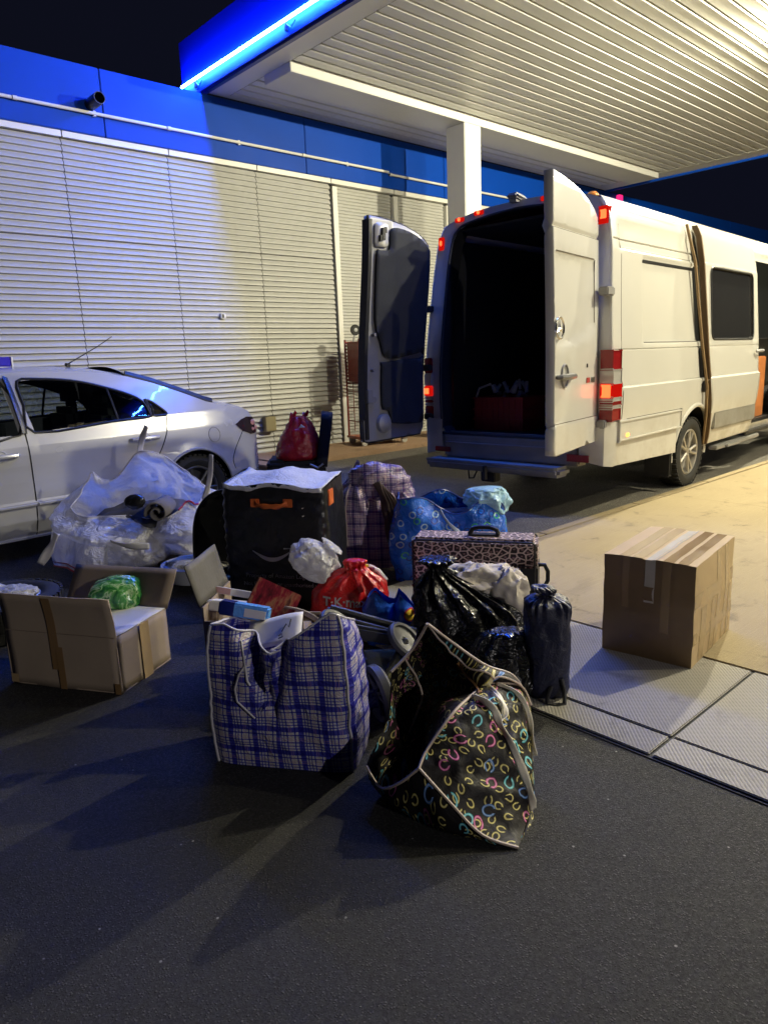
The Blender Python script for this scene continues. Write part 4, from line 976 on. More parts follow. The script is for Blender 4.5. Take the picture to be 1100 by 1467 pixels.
def horseshoe(nm='horseshoe_print', dim=1.0):
    k = NT(nm); uvv = k.uv(); c = k.mix(k.noise(5, 3), (.006, .005, .006), (.014, .011, .012))
    for scale, seed, r0_, wd, pal, keep in ((24.0, 0.0, .29, .064, [(0, (.62, .52, .10)), (1, (.70, .60, .16))], .80), (17.0, 5.3, .30, .062, [(0, (.05, .50, .62)), (.45, (.05, .22, .62)), (.62, (.62, .05, .32)), (1, (.62, .05, .32))], .62)):
        mp = k.n('ShaderNodeMapping'); k.set(mp.inputs[0], uvv); mp.inputs['Location'].default_value = (seed, seed*.7, 0)
        v = k.vor(scale, 'F1', mp.outputs[0], .55, '2D')
        pos = v.outputs['Position']; loc = k.vmath('SUBTRACT', mp.outputs[0], pos); loc = k.vmath('SCALE', loc, sc_=scale)
        s_ = k.n('ShaderNodeSeparateXYZ'); k.set(s_.inputs[0], loc); sep = k.n('ShaderNodeSeparateColor'); k.set(sep.inputs[0], v.outputs['Color'])
        ang = k.math('MULTIPLY', sep.outputs[0], 6.283); ca, sa = k.math('COSINE', ang), k.math('SINE', ang)
        x = k.math('ADD', k.math('MULTIPLY', s_.outputs[0], ca), k.math('MULTIPLY', s_.outputs[1], sa))
        y = k.math('SUBTRACT', k.math('MULTIPLY', s_.outputs[1], ca), k.math('MULTIPLY', s_.outputs[0], sa))
        xe = k.math('MULTIPLY', x, 1.28)
        r_ = k.math('SQRT', k.math('ADD', k.math('MULTIPLY', xe, xe), k.math('MULTIPLY', y, y)))
        ring = k.math('LESS_THAN', k.math('ABSOLUTE', k.math('SUBTRACT', r_, r0_)), wd)
        gap = k.math('SUBTRACT', 1.0, k.math('MULTIPLY', k.math('LESS_THAN', k.math('ABSOLUTE', x), .10), k.math('LESS_THAN', y, 0.0)))
        msk = k.math('MULTIPLY', k.math('MULTIPLY', ring, gap), k.math('LESS_THAN', sep.outputs[2], keep))
        core = k.math('LESS_THAN', k.math('ABSOLUTE', k.math('SUBTRACT', r_, r0_)), wd*.35)
        col = k.ramp(sep.outputs[1], pal, True); col = k.mix(k.math('MULTIPLY', core, .45), col, (.85, .85, .78))
        c = k.mix(k.math('MULTIPLY', msk, dim), c, col)
    n1 = k.noise(18, 4, .6, dist=.6); w_ = k.noise(500, 2)
    return k.done(k.bsdf(c, .58, 0, k.bump(k.math('ADD', n1, k.math('MULTIPLY', w_, .05)), .5, .014), .35))
MAT['horse'] = horseshoe()
def leopard():
    k = NT('leopard_print'); uvv = k.uv(); wob = k.noise(22, 3, .6, uvv)
    q = k.vmath('ADD', uvv, k.vmath('SCALE', k.n('ShaderNodeTexNoise').outputs[1], sc_=0.0)); mp = k.n('ShaderNodeMapping'); mp.inputs['Scale'].default_value = (1, 1.35, 1); k.set(mp.inputs[0], uvv)
    e = k.vor(26, 'DISTANCE_TO_EDGE', mp.outputs[0], .95, '2D').outputs['Distance']; f = k.vor(26, 'F1', mp.outputs[0], .95, '2D')
    e2 = k.math('ADD', e, k.math('MULTIPLY', k.math('SUBTRACT', wob, .5), .16))
    spot = k.step(e2, .095, .125); core = k.math('LESS_THAN', k.math('ADD', f.outputs['Distance'], k.math('MULTIPLY', k.math('SUBTRACT', wob, .5), .3)), .17)
    c = k.mix(spot, (.56, .43, .39), (.022, .013, .014)); c = k.mix(k.math('MULTIPLY', core, .85), c, (.26, .15, .15))
    return k.done(k.bsdf(c, .62, 0, k.bump(k.noise(300, 2), .3, .003), .35))
MAT['leopard'] = leopard()
def card(name, base=(.54, .40, .225)):
    k = NT(name); mp = k.n('ShaderNodeMapping'); mp.inputs['Scale'].default_value = (220, 220, .5); k.set(mp.inputs[0], k.obj()); fl = k.noise(1.0, 2, .5, mp.outputs[0]); b = k.noise(4, 5, .6)
    c = k.mix(b, tuple(q*.82 for q in base), tuple(q*1.12 for q in base)); c = k.mix(k.math('MULTIPLY', k.step(k.noise(2.2, 5, .7), .6, .8), .35), c, tuple(q*.55 for q in base))
    return k.done(k.bsdf(c, .75, 0, k.bump(k.math('ADD', k.math('MULTIPLY', fl, .3), k.math('MULTIPLY', b, 1.5)), .2, .006), .3))
MAT['card'] = card('brown_cardboard'); MAT['card2'] = card('faded_cardboard', (.40, .315, .235)); MAT['card_in'] = card('cardboard_inside', (.27, .21, .155))
MAT['tape'] = simple('brown_tape', (.25, .15, .065), .16, var=.1, vs=10, bump=.08, bs=40)
MAT['tape_shaded'] = simple('shaded_brown_tape', (.20, .13, .068), .3, var=.25, vs=7, bump=.1, bs=40)  # tape colour darkened to carry the shade of the carton's front
MAT['tape_mid'] = simple('mid_brown_tape', (.29, .20, .11), .25, var=.2, vs=7)
MAT['tape_clear'] = simple('clear_tape', (.52, .48, .42), .10, var=.15, vs=9, bump=.2, bs=30)
MAT['tape_dull'] = simple('dull_tape', (.41, .29, .15), .22, var=.1, vs=8, bump=.08, bs=30)
MAT['vinyl'] = film('black_vinyl', (.008, .008, .009), .30, 14, .28)
MAT['foil'] = film('silver_insulation', (.62, .63, .66), .30, 30, .55)
MAT['orange'] = simple('orange_webbing', (.60, .13, .025), .6, bump=.2, bs=300)
MAT['print_grey'] = simple('pale_print', (.62, .64, .68), .5)
MAT['print_dim'] = simple('dim_print', (.60, .61, .65), .5)
MAT['bin'] = film('black_bin_film', (.006, .006, .007), .20, 7, .7, dist=.03)
MAT['navy'] = film('navy_nylon', (.008, .010, .035), .38, 20, .4)
MAT['whitefilm'] = film('crumpled_white_film', (.62, .61, .61), .22, 22, .8, trans=.3, alpha=.12)
MAT['redfilm'] = film('red_film', (.50, .012, .012), .22, 16, .6, trans=.15)
MAT['redfilm2'] = film('dark_red_film', (.36, .010, .014), .25, 12, .6, trans=.15)
MAT['bluefilm'] = film('blue_printed_film', (.015, .085, .50), .22, 14, .5)
MAT['clear'] = film('clear_zip_film', (.88, .87, .89), .18, 7, .8, trans=.45, alpha=.12, dist=.05)
MAT['cream'] = simple('cream_webbing', (.88, .82, .68), .6, var=.08, bump=.2, bs=200)
MAT['piping'] = simple('pale_piping', (.52, .42, .35), .5, var=.15, vs=30)
MAT['white_pipe'] = simple('white_piping', (.56, .54, .58), .3)
MAT['paper'] = simple('white_paper', (.62, .60, .57), .6, var=.06)
MAT['towel'] = carpet('white_towel', (.52, .47, .41), 160)

# ------------------------------------------------------------------ front plaid laundry bag
Lp, Wp, Rz = frame2((1.062, 2.128), (1.362, 1.712))
pb = thing('laundry_bag', 'blue and white plaid woven laundry bag, open topped, standing nearest on the asphalt', 'bag', Lp, Rz)
def hf(x, y):
    fr_ = interp(x, [(0, .520), (.12, .525), (.30, .475), (.46, .435), (.55, .445), (.75, .515), (.93, .575), (1, .57)])
    bk = interp(x, [(0, .46), (.4, .39), (1, .46)]); return fr_*(1-y)+bk*y
def exb(x, y, t, n_):
    o = Vector()
    if y < .5:
        xc = .30+.14*(1-t)*2.2; o.y += .060*math.exp(-((x-xc)/.06)**2)*sstep(.35, .9, t)
        xc = .60-.14*(1-t)*1.6; o.y += .035*math.exp(-((x-xc)/.035)**2)*sstep(.35, .85, t)
        o.y += -.030*math.exp(-((x-.46)/.08)**2)*sstep(.45, .9, t)
        o.y += .012*math.sin(x*17+1.5*math.sin(t*5))*t*.6
    o.x += (-.02 if x > .5 else .012)*t
    if x > .93: o.x += .002*math.sin(t*34+y*5)*sstep(.0, .2, t)
    if t > .93: o += n_*-.012*(t-.93)/.07
    return o
m = shell(Wp, .25, hf, 40, 150, 7, .014, .010, 7, 3, exb); m.build('bag_body', MAT['plaid'], pb, smooth=60)
# corner piping follows the shell's own front corners
def corner_cols(m, key): return min(range(len(m.G[0])-1), key=lambda i: key(m.G[0][i]))
iR = corner_cols(m, lambda p: (p-Vector((Wp, 0, 0))).length); iL = corner_cols(m, lambda p: (p-Vector((0, 0, 0))).length)
for i in (iR, iL):
    k = MB(); k.tube([r_[i]+Vector((.003 if i == iR else -.003, -.004, 0)) for r_ in m.G], .0045, 6); k.build('piping', MAT['white_pipe'], pb)
k = MB(); k.tube([p+Vector((0, 0, .002)) for p in m.G[-1][:-1]], .004, 6, True); k.build('top_hem', MAT['white_pipe'], pb)
k = MB(); n_ = len(m.G)-1
def colat(x, t):
    i = min((i for i in range(len(m.G[0])-1) if m.G[0][i].y < .1), key=lambda i: abs(m.G[0][i].x-x*Wp)); return m.G[int(t*n_)][i]+Vector((0, -.006, 0))
k = ribbon([colat(.49, .98), colat(.47, .85), colat(.42, .65), colat(.37, .5)], .030, (1, 0, .1)); k.build('carry_strap', MAT['plaid'], pb, uv='box')
k = MB(); k.tube([colat(.24, .95), colat(.27, .8), colat(.25, .74), colat(.20, .62), colat(.23, .54), colat(.33, .43)], .0035, 6); k.tube([colat(.27, .8), colat(.30, .72), colat(.31, .68)], .0045, 6); k.build('zip_edge', MAT['white_pipe'], pb)

# ------------------------------------------------------------------ horseshoe duffel
HB = Vector((1.45, 1.30, 0))
hb = thing('duffel_bag', 'slumped black duffel bag printed with coloured horseshoes, cream straps, gaping open', 'bag', HB)
pt = dict(P=(1.583,1.561,.523), PL=(1.564,1.619,.421), L1=(1.476,1.631,.366), L2=(1.413,1.581,.237), A=(1.308,1.581,.114), A2=(1.294,1.50,.081), E=(1.328,1.361,.193), E2=(1.383,1.378,.226), R1=(1.496,1.371,.306), R2=(1.615,1.371,.34), R3=(1.649,1.475,.386), B=(1.639,1.376,.42), B2=(1.658,1.265,.405), Cc=(1.649,1.193,.335), C2=(1.581,1.132,.178), C3=(1.548,1.108,.066), D=(1.45,1.089,.004), F1=(1.388,1.172,.036), F2=(1.352,1.259,.114), In2=(1.575,1.609,.082))
pt = {a: Vector(b)-HB for a, b in pt.items()}
V = lambda x, y, z: Vector((x, y, z))-HB
HM = MAT['horse']
CAM0 = Vector((0, 0, 1.38))-HB
for q_, s_ in (('B', 1.05), ('B2', 1.09), ('Cc', 1.11), ('C2', 1.09), ('C3', 1.05), ('R2', 1.03), ('R3', 1.04)): pt[q_] = CAM0+(pt[q_]-CAM0)*s_
LM = horseshoe('horseshoe_shaded', .40)  # dimmer copy of the print, with the bag cavity's shade put into its colour
wr = lambda a, s_: (lambda u, v, p: .012*math.sin(PI*u)*math.sin(PI*v)*a+s_*crumple(p, 7, 4)*min(1, 6*min(u, 1-u, v, 1-v)+.0))
F = coons([pt['R2'], pt['R2'].lerp(pt['B'], .5)+Vector((0, 0, -.03)), pt['B2'].lerp(pt['Cc'], .3), pt['Cc']], [pt['E'], pt['F2'], pt['F1'], pt['D']], [pt['R2'], pt['R1'], pt['E2'], pt['E']], [pt['Cc'], pt['C2'], pt['C3'], pt['D']], 40, 40, wr(3.0, .030))
F.build('front_face', HM, hb, smooth=70)
Rg = lambda q: [pt[i] for i in q]
U_ = coons(Rg(['P', 'B', 'B2', 'Cc']), [pt['P'], pt['R3'], pt['R2'], pt['R2'].lerp(pt['B'], .5)+Vector((0, 0, -.03)), pt['B2'].lerp(pt['Cc'], .3), pt['Cc']], [pt['P'], pt['P']], [pt['Cc'], pt['Cc']], 36, 10, wr(1.6, .010)); U_.build('rim_flap', HM, hb, smooth=70)
I_ = coons(Rg(['L1', 'PL', 'P']), Rg(['L2', 'In2', 'E2']), Rg(['L1', 'L2']), [pt['P'], V(1.67, 1.50, .40), pt['R2'], pt['R1'], pt['E2']], 30, 30, lambda u, v, p: .012*crumple(p, 9, 8)*min(1, 5*min(u, 1-u, v, 1-v)))
for i_, p_ in enumerate(I_.v): p_ += (FH*.11-RH*.05)*math.sin(PI*(i_ % 31)/30)**.7*math.sin(PI*(i_//31)/30)**.7
I_.build('lining', LM, hb, smooth=70)
Lf = coons([pt['L2'], pt['In2'], pt['E2']], [pt['A'], pt['A2'], V(1.30, 1.42, .13), pt['E']], Rg(['L2', 'A']), Rg(['E2', 'E']), 26, 20, lambda u, v, p: .05*math.sin(PI*u)*math.sin(PI*v)+.020*crumple(p, 10, 6)*min(1, 5*min(u, 1-u, v, 1-v))); Lf.build('side_flap', HM, hb, smooth=70)
Bt = coons([pt['A2'], V(1.30, 1.42, .13), pt['E'], pt['F2'], pt['F1'], pt['D']], [V(1.33, 1.53, .0), V(1.325, 1.43, .0), V(1.352, 1.29, .0), V(1.40, 1.19, .0), pt['D']], [pt['A2'], V(1.33, 1.53, 0)], [pt['D'], pt['D']], 34, 14, wr(1.5, .012)); Bt.build('underside', HM, hb, smooth=70)
Lb = coons([pt['L1'], pt['L2'], pt['A'], pt['A2']], [V(1.52, 1.66, .0), V(1.46, 1.63, .0), V(1.38, 1.58, 0), V(1.33, 1.53, 0)], [pt['L1'], V(1.52, 1.66, 0)], [pt['A2'], V(1.33, 1.53, 0)], 20, 14, wr(.8, .010)); Lb.build('end_face', HM, hb, smooth=70)
Bk = coons(Rg(['L1', 'PL', 'P', 'B', 'B2', 'Cc']), [V(1.52, 1.66, 0), V(1.70, 1.64, 0), V(1.76, 1.43, 0), V(1.62, 1.13, 0), pt['D']], [pt['L1'], V(1.52, 1.66, 0)], [pt['Cc'], pt['C2'], pt['C3'], pt['D']], 36, 18, lambda u, v, p: .01*crumple(p, 9, 5)*min(1, 5*min(u, 1-u, v, 1-v)))
for i_, p_ in enumerate(Bk.v): p_ += (FH*.17-RH*.06)*math.sin(PI*(i_ % 37)/36)**.8*math.sin(PI*(i_//37)/18*.9)**.7
Bk.build('back_face', HM, hb, smooth=70)
def edge(G, pick, r=.0048, off=.004):
    k = MB(); k.tube([p-FH*off for p in pick(G)], r, 6); return k
for pk in (lambda G: [r_[0] for r_ in G], lambda G: G[-1]): edge(F.G, pk).build('piping', MAT['piping'], hb)
edge(Lf.G, lambda G: G[-1]).build('piping', MAT['piping'], hb); edge(Lf.G, lambda G: [r_[len(r_)//2] for r_ in G][:14], .0035).build('piping', MAT['piping'], hb)
edge(U_.G, lambda G: G[-1]).build('piping', MAT['piping'], hb); edge(U_.G, lambda G: G[0]).build('piping', MAT['piping'], hb); edge(U_.G, lambda G: G[4], .0035).build('piping', MAT['piping'], hb)
edge(I_.G, lambda G: [r_[9] for r_ in G], .004, .006).build('piping', MAT['piping'], hb)
edge(I_.G, lambda G: G[0], .005).build('piping', MAT['piping'], hb)
def onF(u, v, o=.010):
    r_ = F.G[int(v*40)]; return r_[int(u*40)]-FH*o+RH*o*.3
ribbon([onF(.03, .19, .014), onF(.14, .22, .03), onF(.30, .32, .024), onF(.42, .36, .03), onF(.57, .45, .014), onF(.74, .56, .016), onF(.88, .63, .012), onF(.985, .66,   .008)], .026, RH*.45+Vector((0, 0, .9)), tw=.5).build('carry_strap', MAT['cream'], hb, solid=.002)
ribbon([onF(.22, .02, .012), onF(.32, .10, .026), onF(.42, .20, .03), onF(.46, .30, .022), onF(.42, .36, .024)], .020, RH*.95+Vector((0, 0, .1)), tw=.8).build('carry_strap', MAT['cream'], hb, solid=.002)
ribbon([onF(.36, .02, .012), onF(.58, .06, .022), onF(.74, .16, .02), onF(.86, .26, .014), onF(.97, .34, .010)], .020, RH*.35+Vector((0, 0, .9))).build('carry_strap', MAT['cream'], hb, solid=.002)
ribbon([U_.G[6][12]-FH*.01, U_.G[9][15]-FH*.014, onF(.12, .06, .012), onF(.16, .16, .012)], .018, RH).build('zip_tab', simple('tan_leather', (.36, .19, .07), .4), hb, solid=.002)

# ------------------------------------------------------------------ carton on the forecourt slab
Lc, Wc, Rc = frame2((2.847, 1.653), (2.897, 1.249))
bx = thing('taped_carton', 'big taped brown cardboard carton standing alone on the concrete pad', 'carton', (Lc.x, Lc.y, .013), Rc)
w_, d_, h_ = .405, .575, .463
def wall3(x0, x1, y0, y1, z0, z1): k = MB(); k.box(x0, x1, y0, y1, z0, z1, bev=.004); return k
G = []
m = MB()
def carton_pt(x, y, z): 
    b = Vector((x, y, z)); cx = Vector((w_/2, d_/2, h_/2)); q = b-cx
    bl = .010*(1-(2*q.x/w_)**2)*(1-(2*q.z/h_)**2); b.y += math.copysign(bl, q.y) if abs(abs(q.y)-d_/2) < .002 else 0
    b.x += math.copysign(.012*(1-(2*q.y/d_)**2)*(1-(2*q.z/h_)**2), q.x) if abs(abs(q.x)-w_/2) < .002 else 0
    if abs(q.z-h_/2) < .002: b.z += .006*(1-(2*q.x/w_)**2)-.010*math.exp(-((q.x-.0)/.02)**2)
    b += Vector((ns(b, 9, 3), ns(b, 9, 5), ns(b, 9, 7)))*.0035
    if b.z > h_*.8: b.z += .012*(y/d_)
    return b
N = 14
for a, b, f in ((0, 1, lambda u, v: (u*w_, 0, v*h_)), (0, 1, lambda u, v: (w_, u*d_, v*h_)), (0, 1, lambda u, v: (w_-u*w_, d_, v*h_)), (0, 1, lambda u, v: (0, d_-u*d_, v*h_)), (0, 1, lambda u, v: (u*w_, v*d_, h_))):
    m.grid([[carton_pt(*f(i/N, j/N)) for i in range(N+1)] for j in range(N+1)])
m.build('carton_body', MAT['card'], bx, smooth=40)
def tape3(name, mat, f, u0, u1, v0, v1, off):
    k = MB(); G = []
    for j in range(13):
        row = []
        for i in range(3):
            x, y, z = f(u0+(u1-u0)*i/2, v0+(v1-v0)*j/12); p = carton_pt(x, y, z); row.append(p+off)
        G.append(row)
    k.grid(G); return k.build(name, mat, bx, smooth=60)
ftop = lambda u, v: (u*w_, v*d_, h_); ffr = lambda u, v: (u*w_, 0, v*h_); frt = lambda u, v: (w_, u*d_, v*h_)
zt = Vector((0, 0, .0012)); ft = Vector((0, -.0012, 0)); rt_ = Vector((.0012, 0, 0))
for u0, u1, mt in ((.17, .29, 'tape_dull'), (.32, .44, 'tape_dull'), (.47, .60, 'tape_clear'), (.66, .77, 'tape'), (.81, .92, 'tape')):
    tape3('tape_strip', MAT[mt], ftop, u0, u1, 0.0, 1.0, zt)
for n_, (u0, u1) in enumerate(((.0, .205), (.19, .41), (.39, .60), (.58, .81), (.79, 1.0))):
    tape3('tape_strip', MAT['tape_shaded'], ffr, u0, u1, 0.0, 1.0, ft*(.4+.12*n_))  # tape over the whole front, its dark colour standing in for shade
for u0, u1, v0, mt in ((.22, .30, .50, 'tape_mid'), (.47, .58, .58, 'tape_clear'), (.66, .75, .3, 'tape_mid')):
    tape3('tape_strip', MAT[mt], ffr, u0, u1, v0, 1.0, ft*1.2)
tape3('tape_strip', MAT['tape_shaded'], ffr, .0, 1.0, .60, .74, ft*2)
tape3('tape_strip', MAT['tape_dull'], frt, .0, 1.0, .58, .72, rt_*2); tape3('tape_strip', MAT['tape_dull'], frt, .0, 1.0, .22, .34, rt_*2)
for u0, u1, v0, v1 in ((.14, .26, .0, .56), (.38, .47, .0, .56), (.50, .60, .0, 1.0), (.72, .80, .0, 1.0), (.86, .93, 0, .56)):
    tape3('tape_strip', MAT['tape_dull'], frt, u0, u1, v0, v1, rt_)

# ------------------------------------------------------------------ open cardboard box on the asphalt
Lb_, Wb, Rb = frame2((.747, 3.409), (1.051, 2.912))
ob = thing('open_carton', 'low open cardboard box with its front and back flaps standing up', 'carton', Lb_, Rb)
def board(f, u0, u1, v0, v1, th, nu=10, nv=8, seed=0, amp=.004):
    G = [[f(u0+(u1-u0)*i/nu, v0+(v1-v0)*j/nv) for i in range(nu+1)] for j in range(nv+1)]
    G = [[p+Vector((ns(p, 6, seed), ns(p, 6, seed+1), ns(p, 6, seed+2)))*amp for p in r_] for r_ in G]
    k = MB(); k.grid(G); k.G = G; return k
D_ = .374; H_ = .262
f = board(lambda u, v: Vector((u*Wb-.012*(v > H_)*(1 if u < .5 else 0)*0, -.10*sstep(.24, .45, v)*(v-.24), v)), 0, 1, 0, .438, .004, 14, 12, 1)
f.build('front_panel', MAT['card2'], ob, smooth=50, solid=.005)
for nm, fn_, a in (('side_panel', lambda u, v: Vector((Wb, u*D_, v)), (0, 1, 0, H_)), ('side_panel', lambda u, v: Vector((0, u*D_, v)), (0, 1, 0, H_)), ('back_panel', lambda u, v: Vector((u*Wb, D_, v)), (0, 1, 0, H_)),
                   ('back_flap', lambda u, v: Vector((u*Wb+.01, D_+.55*v, H_+v*.83)), (0, 1, 0, .20)), ('bottom', lambda u, v: Vector((u*Wb, v*D_, .006)), (0, 1, 0, 1))):
    board(fn_, *a, .004, 10, 6, len(nm)).build(nm, MAT['card_in'] if nm == 'back_flap' else MAT['card2'], ob, smooth=50, solid=.005)
board(lambda u, v: Vector((u*Wb, v*D_, H_+.004-.02*(1-u)*math.sin(PI*v))), .02, 1, .02, 1, .003, 10, 6, 3, .003).build('top_sheet', MAT['paper'], ob, smooth=50, solid=.003)
def strip_on(fn_, u0, u1, v0, v1, mt, off, nm='tape_strip'):
    G = [[fn_(u0+(u1-u0)*i/3, v0+(v1-v0)*j/10)+off for i in range(4)] for j in range(11)]; k = MB(); k.grid(G); k.build(nm, mt, ob, smooth=60)
ff = lambda u, v: Vector((u*Wb, -.10*sstep(.24, .45, v)*(v-.24)-.004, v)); 
strip_on(ff, .41, .485, .09, .43, MAT['tape'], Vector((0, -.003, 0))); strip_on(ff, .46, .52, .0, .20, MAT['tape'], Vector((0, -.0045, 0)))
strip_on(ff, .95, 1.0, .0, .05, MAT['tape'], Vector((0, -.003, 0))); strip_on(ff, .0, .07, .01, .05, MAT['tape_dull'], Vector((0, -.003, 0)))
strip_on(lambda u, v: Vector((Wb+.007, u*D_, v)), .42, .60, .0, H_, MAT['tape_dull'], Vector((0, 0, 0)))
k = MB(); k.tube([ff(u, .262)+Vector((0, -.0005, 0)) for u in lin(0.01, .99, 12)], .0016, 5); k.build('fold_line', MAT['card_in'], ob)
# salad bag in it
def leafmat():
    k = NT('green_leaf_print'); mp = k.n('ShaderNodeMapping'); mp.inputs['Scale'].default_value = (16, 34, 7); mp.inputs['Rotation'].default_value = (0, .5, .6); k.set(mp.inputs[0], k.obj())
    v = k.noise(1.0, 3, .6, mp.outputs[0], 1.0); c = k.ramp(v, [(.30, (.006, .03, .01)), (.44, (.02, .13, .03)), (.54, (.08, .30, .06)), (.60, (.42, .60, .30)), (.66, (.03, .16, .04))])
    return k.done(k.bsdf(c, .2, 0, k.bump(k.noise(30, 3), .4, .008), .5))
sb = place('salad_bag', 'shiny green leaf-printed bag lying in the open cardboard box', 'bag', 1.225, 3.345, .262, R(-20))
sack([(0, .10, .06), (.03, .115, .075), (.09, .105, .07), (.135, .07, .045, .02, .01), (.15, .02, .015, .03, .02)], 48, 24, .018, 14, 5, ex=3).build('bag_body', leafmat(), sb, smooth=50)
sb.rotation_euler = (R(8), R(14), R(-30))

# ------------------------------------------------------------------ big zip bag, full, by the car
zb = place('zip_sack', 'large clear white zipped storage bag stuffed full and gaping beside the silver car', 'bag', 1.53, 5.02, 0)
ZW, ZD = 1.0, .52
def zh(x, y): return interp(y, [(0, .40), (.3, .46), (.7, .66), (1, .74)])-.10*abs(x-.45)+.05*math.sin(x*9+y*3)
def zx(x, y, t, n_):
    o = n_*(.06*math.sin(PI*min(1, t*1.15))-.05*(1-sstep(0, .35, t))-.13*sstep(.72, 1.0, t))
    if y < .4: o += Vector((0, -.03*sstep(.5, .8, t), .0))
    o += n_*.05*math.sin(x*11+t*6+y*6)*sstep(.3, .8, t)+Vector((0, 0, .035*math.sin(x*11+y*7+2)*sstep(.6, 1, t)))
    return o
m = shell(ZW, ZD, zh, 54, 170, 2.6, .05, .075, 4.0, 11, zx); m.build('bag_body', MAT['clear'], zb, smooth=45)
k = MB(); k.tube([p for p in m.G[-1][:-1]], .004, 6, True); k.build('top_hem', MAT['white_pipe'], zb)
front = [i for i in range(170) if m.G[0][i].y < ZD*.42]; fr_ = sorted(front, key=lambda i: m.G[0][i].x)
lo = fr_[4:int(len(fr_)*.42)]
rb = m.G[int(.66*54)]
skirt = [[rb[i]+Vector((0, .004, 0)) for i in lo], [rb[i]+Vector((.01, -.05, -.05)) for i in lo], [rb[i]+Vector((.02, -.085+.012*math.sin(i*.35), -.12)) for i in lo], [rb[i]+Vector((.03, -.10+.015*math.sin(i*.4), -.20-.02*math.sin(i*.3))) for i in lo]]
k = MB(); k.grid(skirt); k.build('top_flap', MAT['clear'], zb)
k = MB(); k.tube(skirt[-1], .006, 6); k.tube([p+Vector((0, -.003, .03)) for p in skirt[-1]], .0035, 6); k.build('red_zip', simple('red_zip_tape', (.36, .03, .05), .5), zb)
hi = fr_[int(len(fr_)*.78):]
k = MB(); k.tube([m.G[-1][i]+Vector((0, -.01, .004)) for i in hi], .007, 6); k.build('red_zip', simple('red_zip_tape_dull', (.36, .03, .05), .5), zb)
for a, b, c, wd in (((.42, .52, .74), (.45, .50, .86), (.50, .50, .98), .045), ((.98, .10, .48), (1.03, .09, .62), (1.06, .08, .80), .038), ((.02, -.10, .33), (-.02, -.13, .24), (-.10, -.14, .13), .055)):
    ribbon([a, b, c], wd, (1, 0, .15)).build('carry_strap', MAT['white_pipe'], zb, solid=.003)
ribbon([(.40, -.165, .27), (.52, -.185, .245), (.66, -.18, .235)], .045, (0, -.2, 1)).build('paper_label', MAT['paper'], zb, solid=.002)
clump(.30, .35, 5, 3, (1.35, .75, .75)).xf(Matrix.Translation((.5, .26, .20))).build('dark_clothes', carpet('dark_clothes', (.09, .088, .095), 60), zb, smooth=60)
k = clump(.16, .4, 9, 9, (1.25, .6, .6)); k.xf(Matrix.Translation((.74, .02, .15))); k.build('brown_rags', film('brown_rags', (.16, .115, .07), .5, 20, .8, c2=(.42, .36, .28)), zb, smooth=60)
k = MB(); pts = []
for i in range(28): a = i*.36; r_ = .012+.0062*i*.38; pts.append((r_*math.cos(a), r_*math.sin(a)))
G = [[Vector((x+.70, -.10+yy, z+.44)) for x, z in pts] for yy in (0, .26)]; k.grid(G); k.build('rolled_blanket', carpet('grey_blanket', (.17, .155, .145), 130), zb, solid=.011)
k = clump(.05, .4, 12, 19, (1.2, .7, .8)); k.xf(Matrix.Translation((.53, .02, .50))); k.build('black_shoe', MAT['vinyl'], zb, smooth=60)

# ------------------------------------------------------------------ black delivery tote
Lt, Wt, Rt = frame2((1.985, 3.575), (2.325, 3.065))
tt = thing('delivery_tote', 'tall square black vinyl tote with silver lid, orange handle and a smile arrow', 'tote', Lt, Rt)
def th(x, y): return .735-.02*x+.035*y-.012*math.sin(x*9)
m = shell(Wt, .36, th, 34, 120, 14, .012, .007, 9, 21, lambda x, y, t, n_: n_*(.006*math.sin(t*70+x*30)*math.exp(-((min(x, 1-x))/.06)**2)) if y < .1 else Vector()); m.build('tote_body', MAT['vinyl'], tt, smooth=50)
lid = []
for j in range(15):
    row = []
    for i in range(25):
        u, v = i/24, j/14; x = .012+u*(Wt-.024); y = -.004+v*.372; p = Vector((x, y, th(u, v)+.002))
        p.z += .026*math.sin(PI*u)*math.sin(PI*v)+.012*ns(p, 9, 2)+.006*ns(p, 24, 3); row.append(p)
    lid.append(row)
lid.insert(0, [p+Vector((0, -.004, -.022-.010*abs(ns(p, 14, 5)))) for p in lid[0]])
k = MB(); k.grid(lid); k.build('silver_lid', MAT['foil'], tt, smooth=60, solid=.006)
hx0, hx1, hz = .29*Wt, .70*Wt, .625
k = ribbon([(hx0+.03, -.012, hz), (hx0+.07, -.028, hz-.012), (hx0+.13, -.034, hz-.016), (hx1-.07, -.028, hz-.012), (hx1-.03, -.012, hz)], .028, (0, 0, 1)); k.build('handle', MAT['orange'], tt, solid=.006)
for x0 in (hx0, hx1-.055):
    k = MB(); k.box(x0, x0+.055, -.016, -.008, hz-.024, hz+.024, bev=.003); k.build('handle_tab', MAT['orange'], tt)
bt = BVHTree.FromPolygons([tuple(p) for p in m.v], m.f)
def on_t(x, z, o=.003):
    h = bt.ray_cast(Vector((x, -2, z)), Vector((0, 1, 0))); return Vector((x, (h[0].y if h[0] else 0)-o, z))
rows = []
for i in range(25):
    u = i/24; x = .28*Wt+u*.375*Wt; zc = .352-.052*math.sin(PI*(u*.95+.02)); wd = .0035+.0125*math.sin(PI*u)**.8
    rows.append([on_t(x, zc-wd), on_t(x, zc+wd*.55)])
k = MB(); k.grid(rows); ax, az = .665*Wt, .360
k.tube([on_t(ax-.045, az+.004), on_t(ax-.005, az+.006), on_t(ax-.012, az-.04)], .0045, 6); k.build('smile_print', MAT['print_grey'], tt, smooth=0)
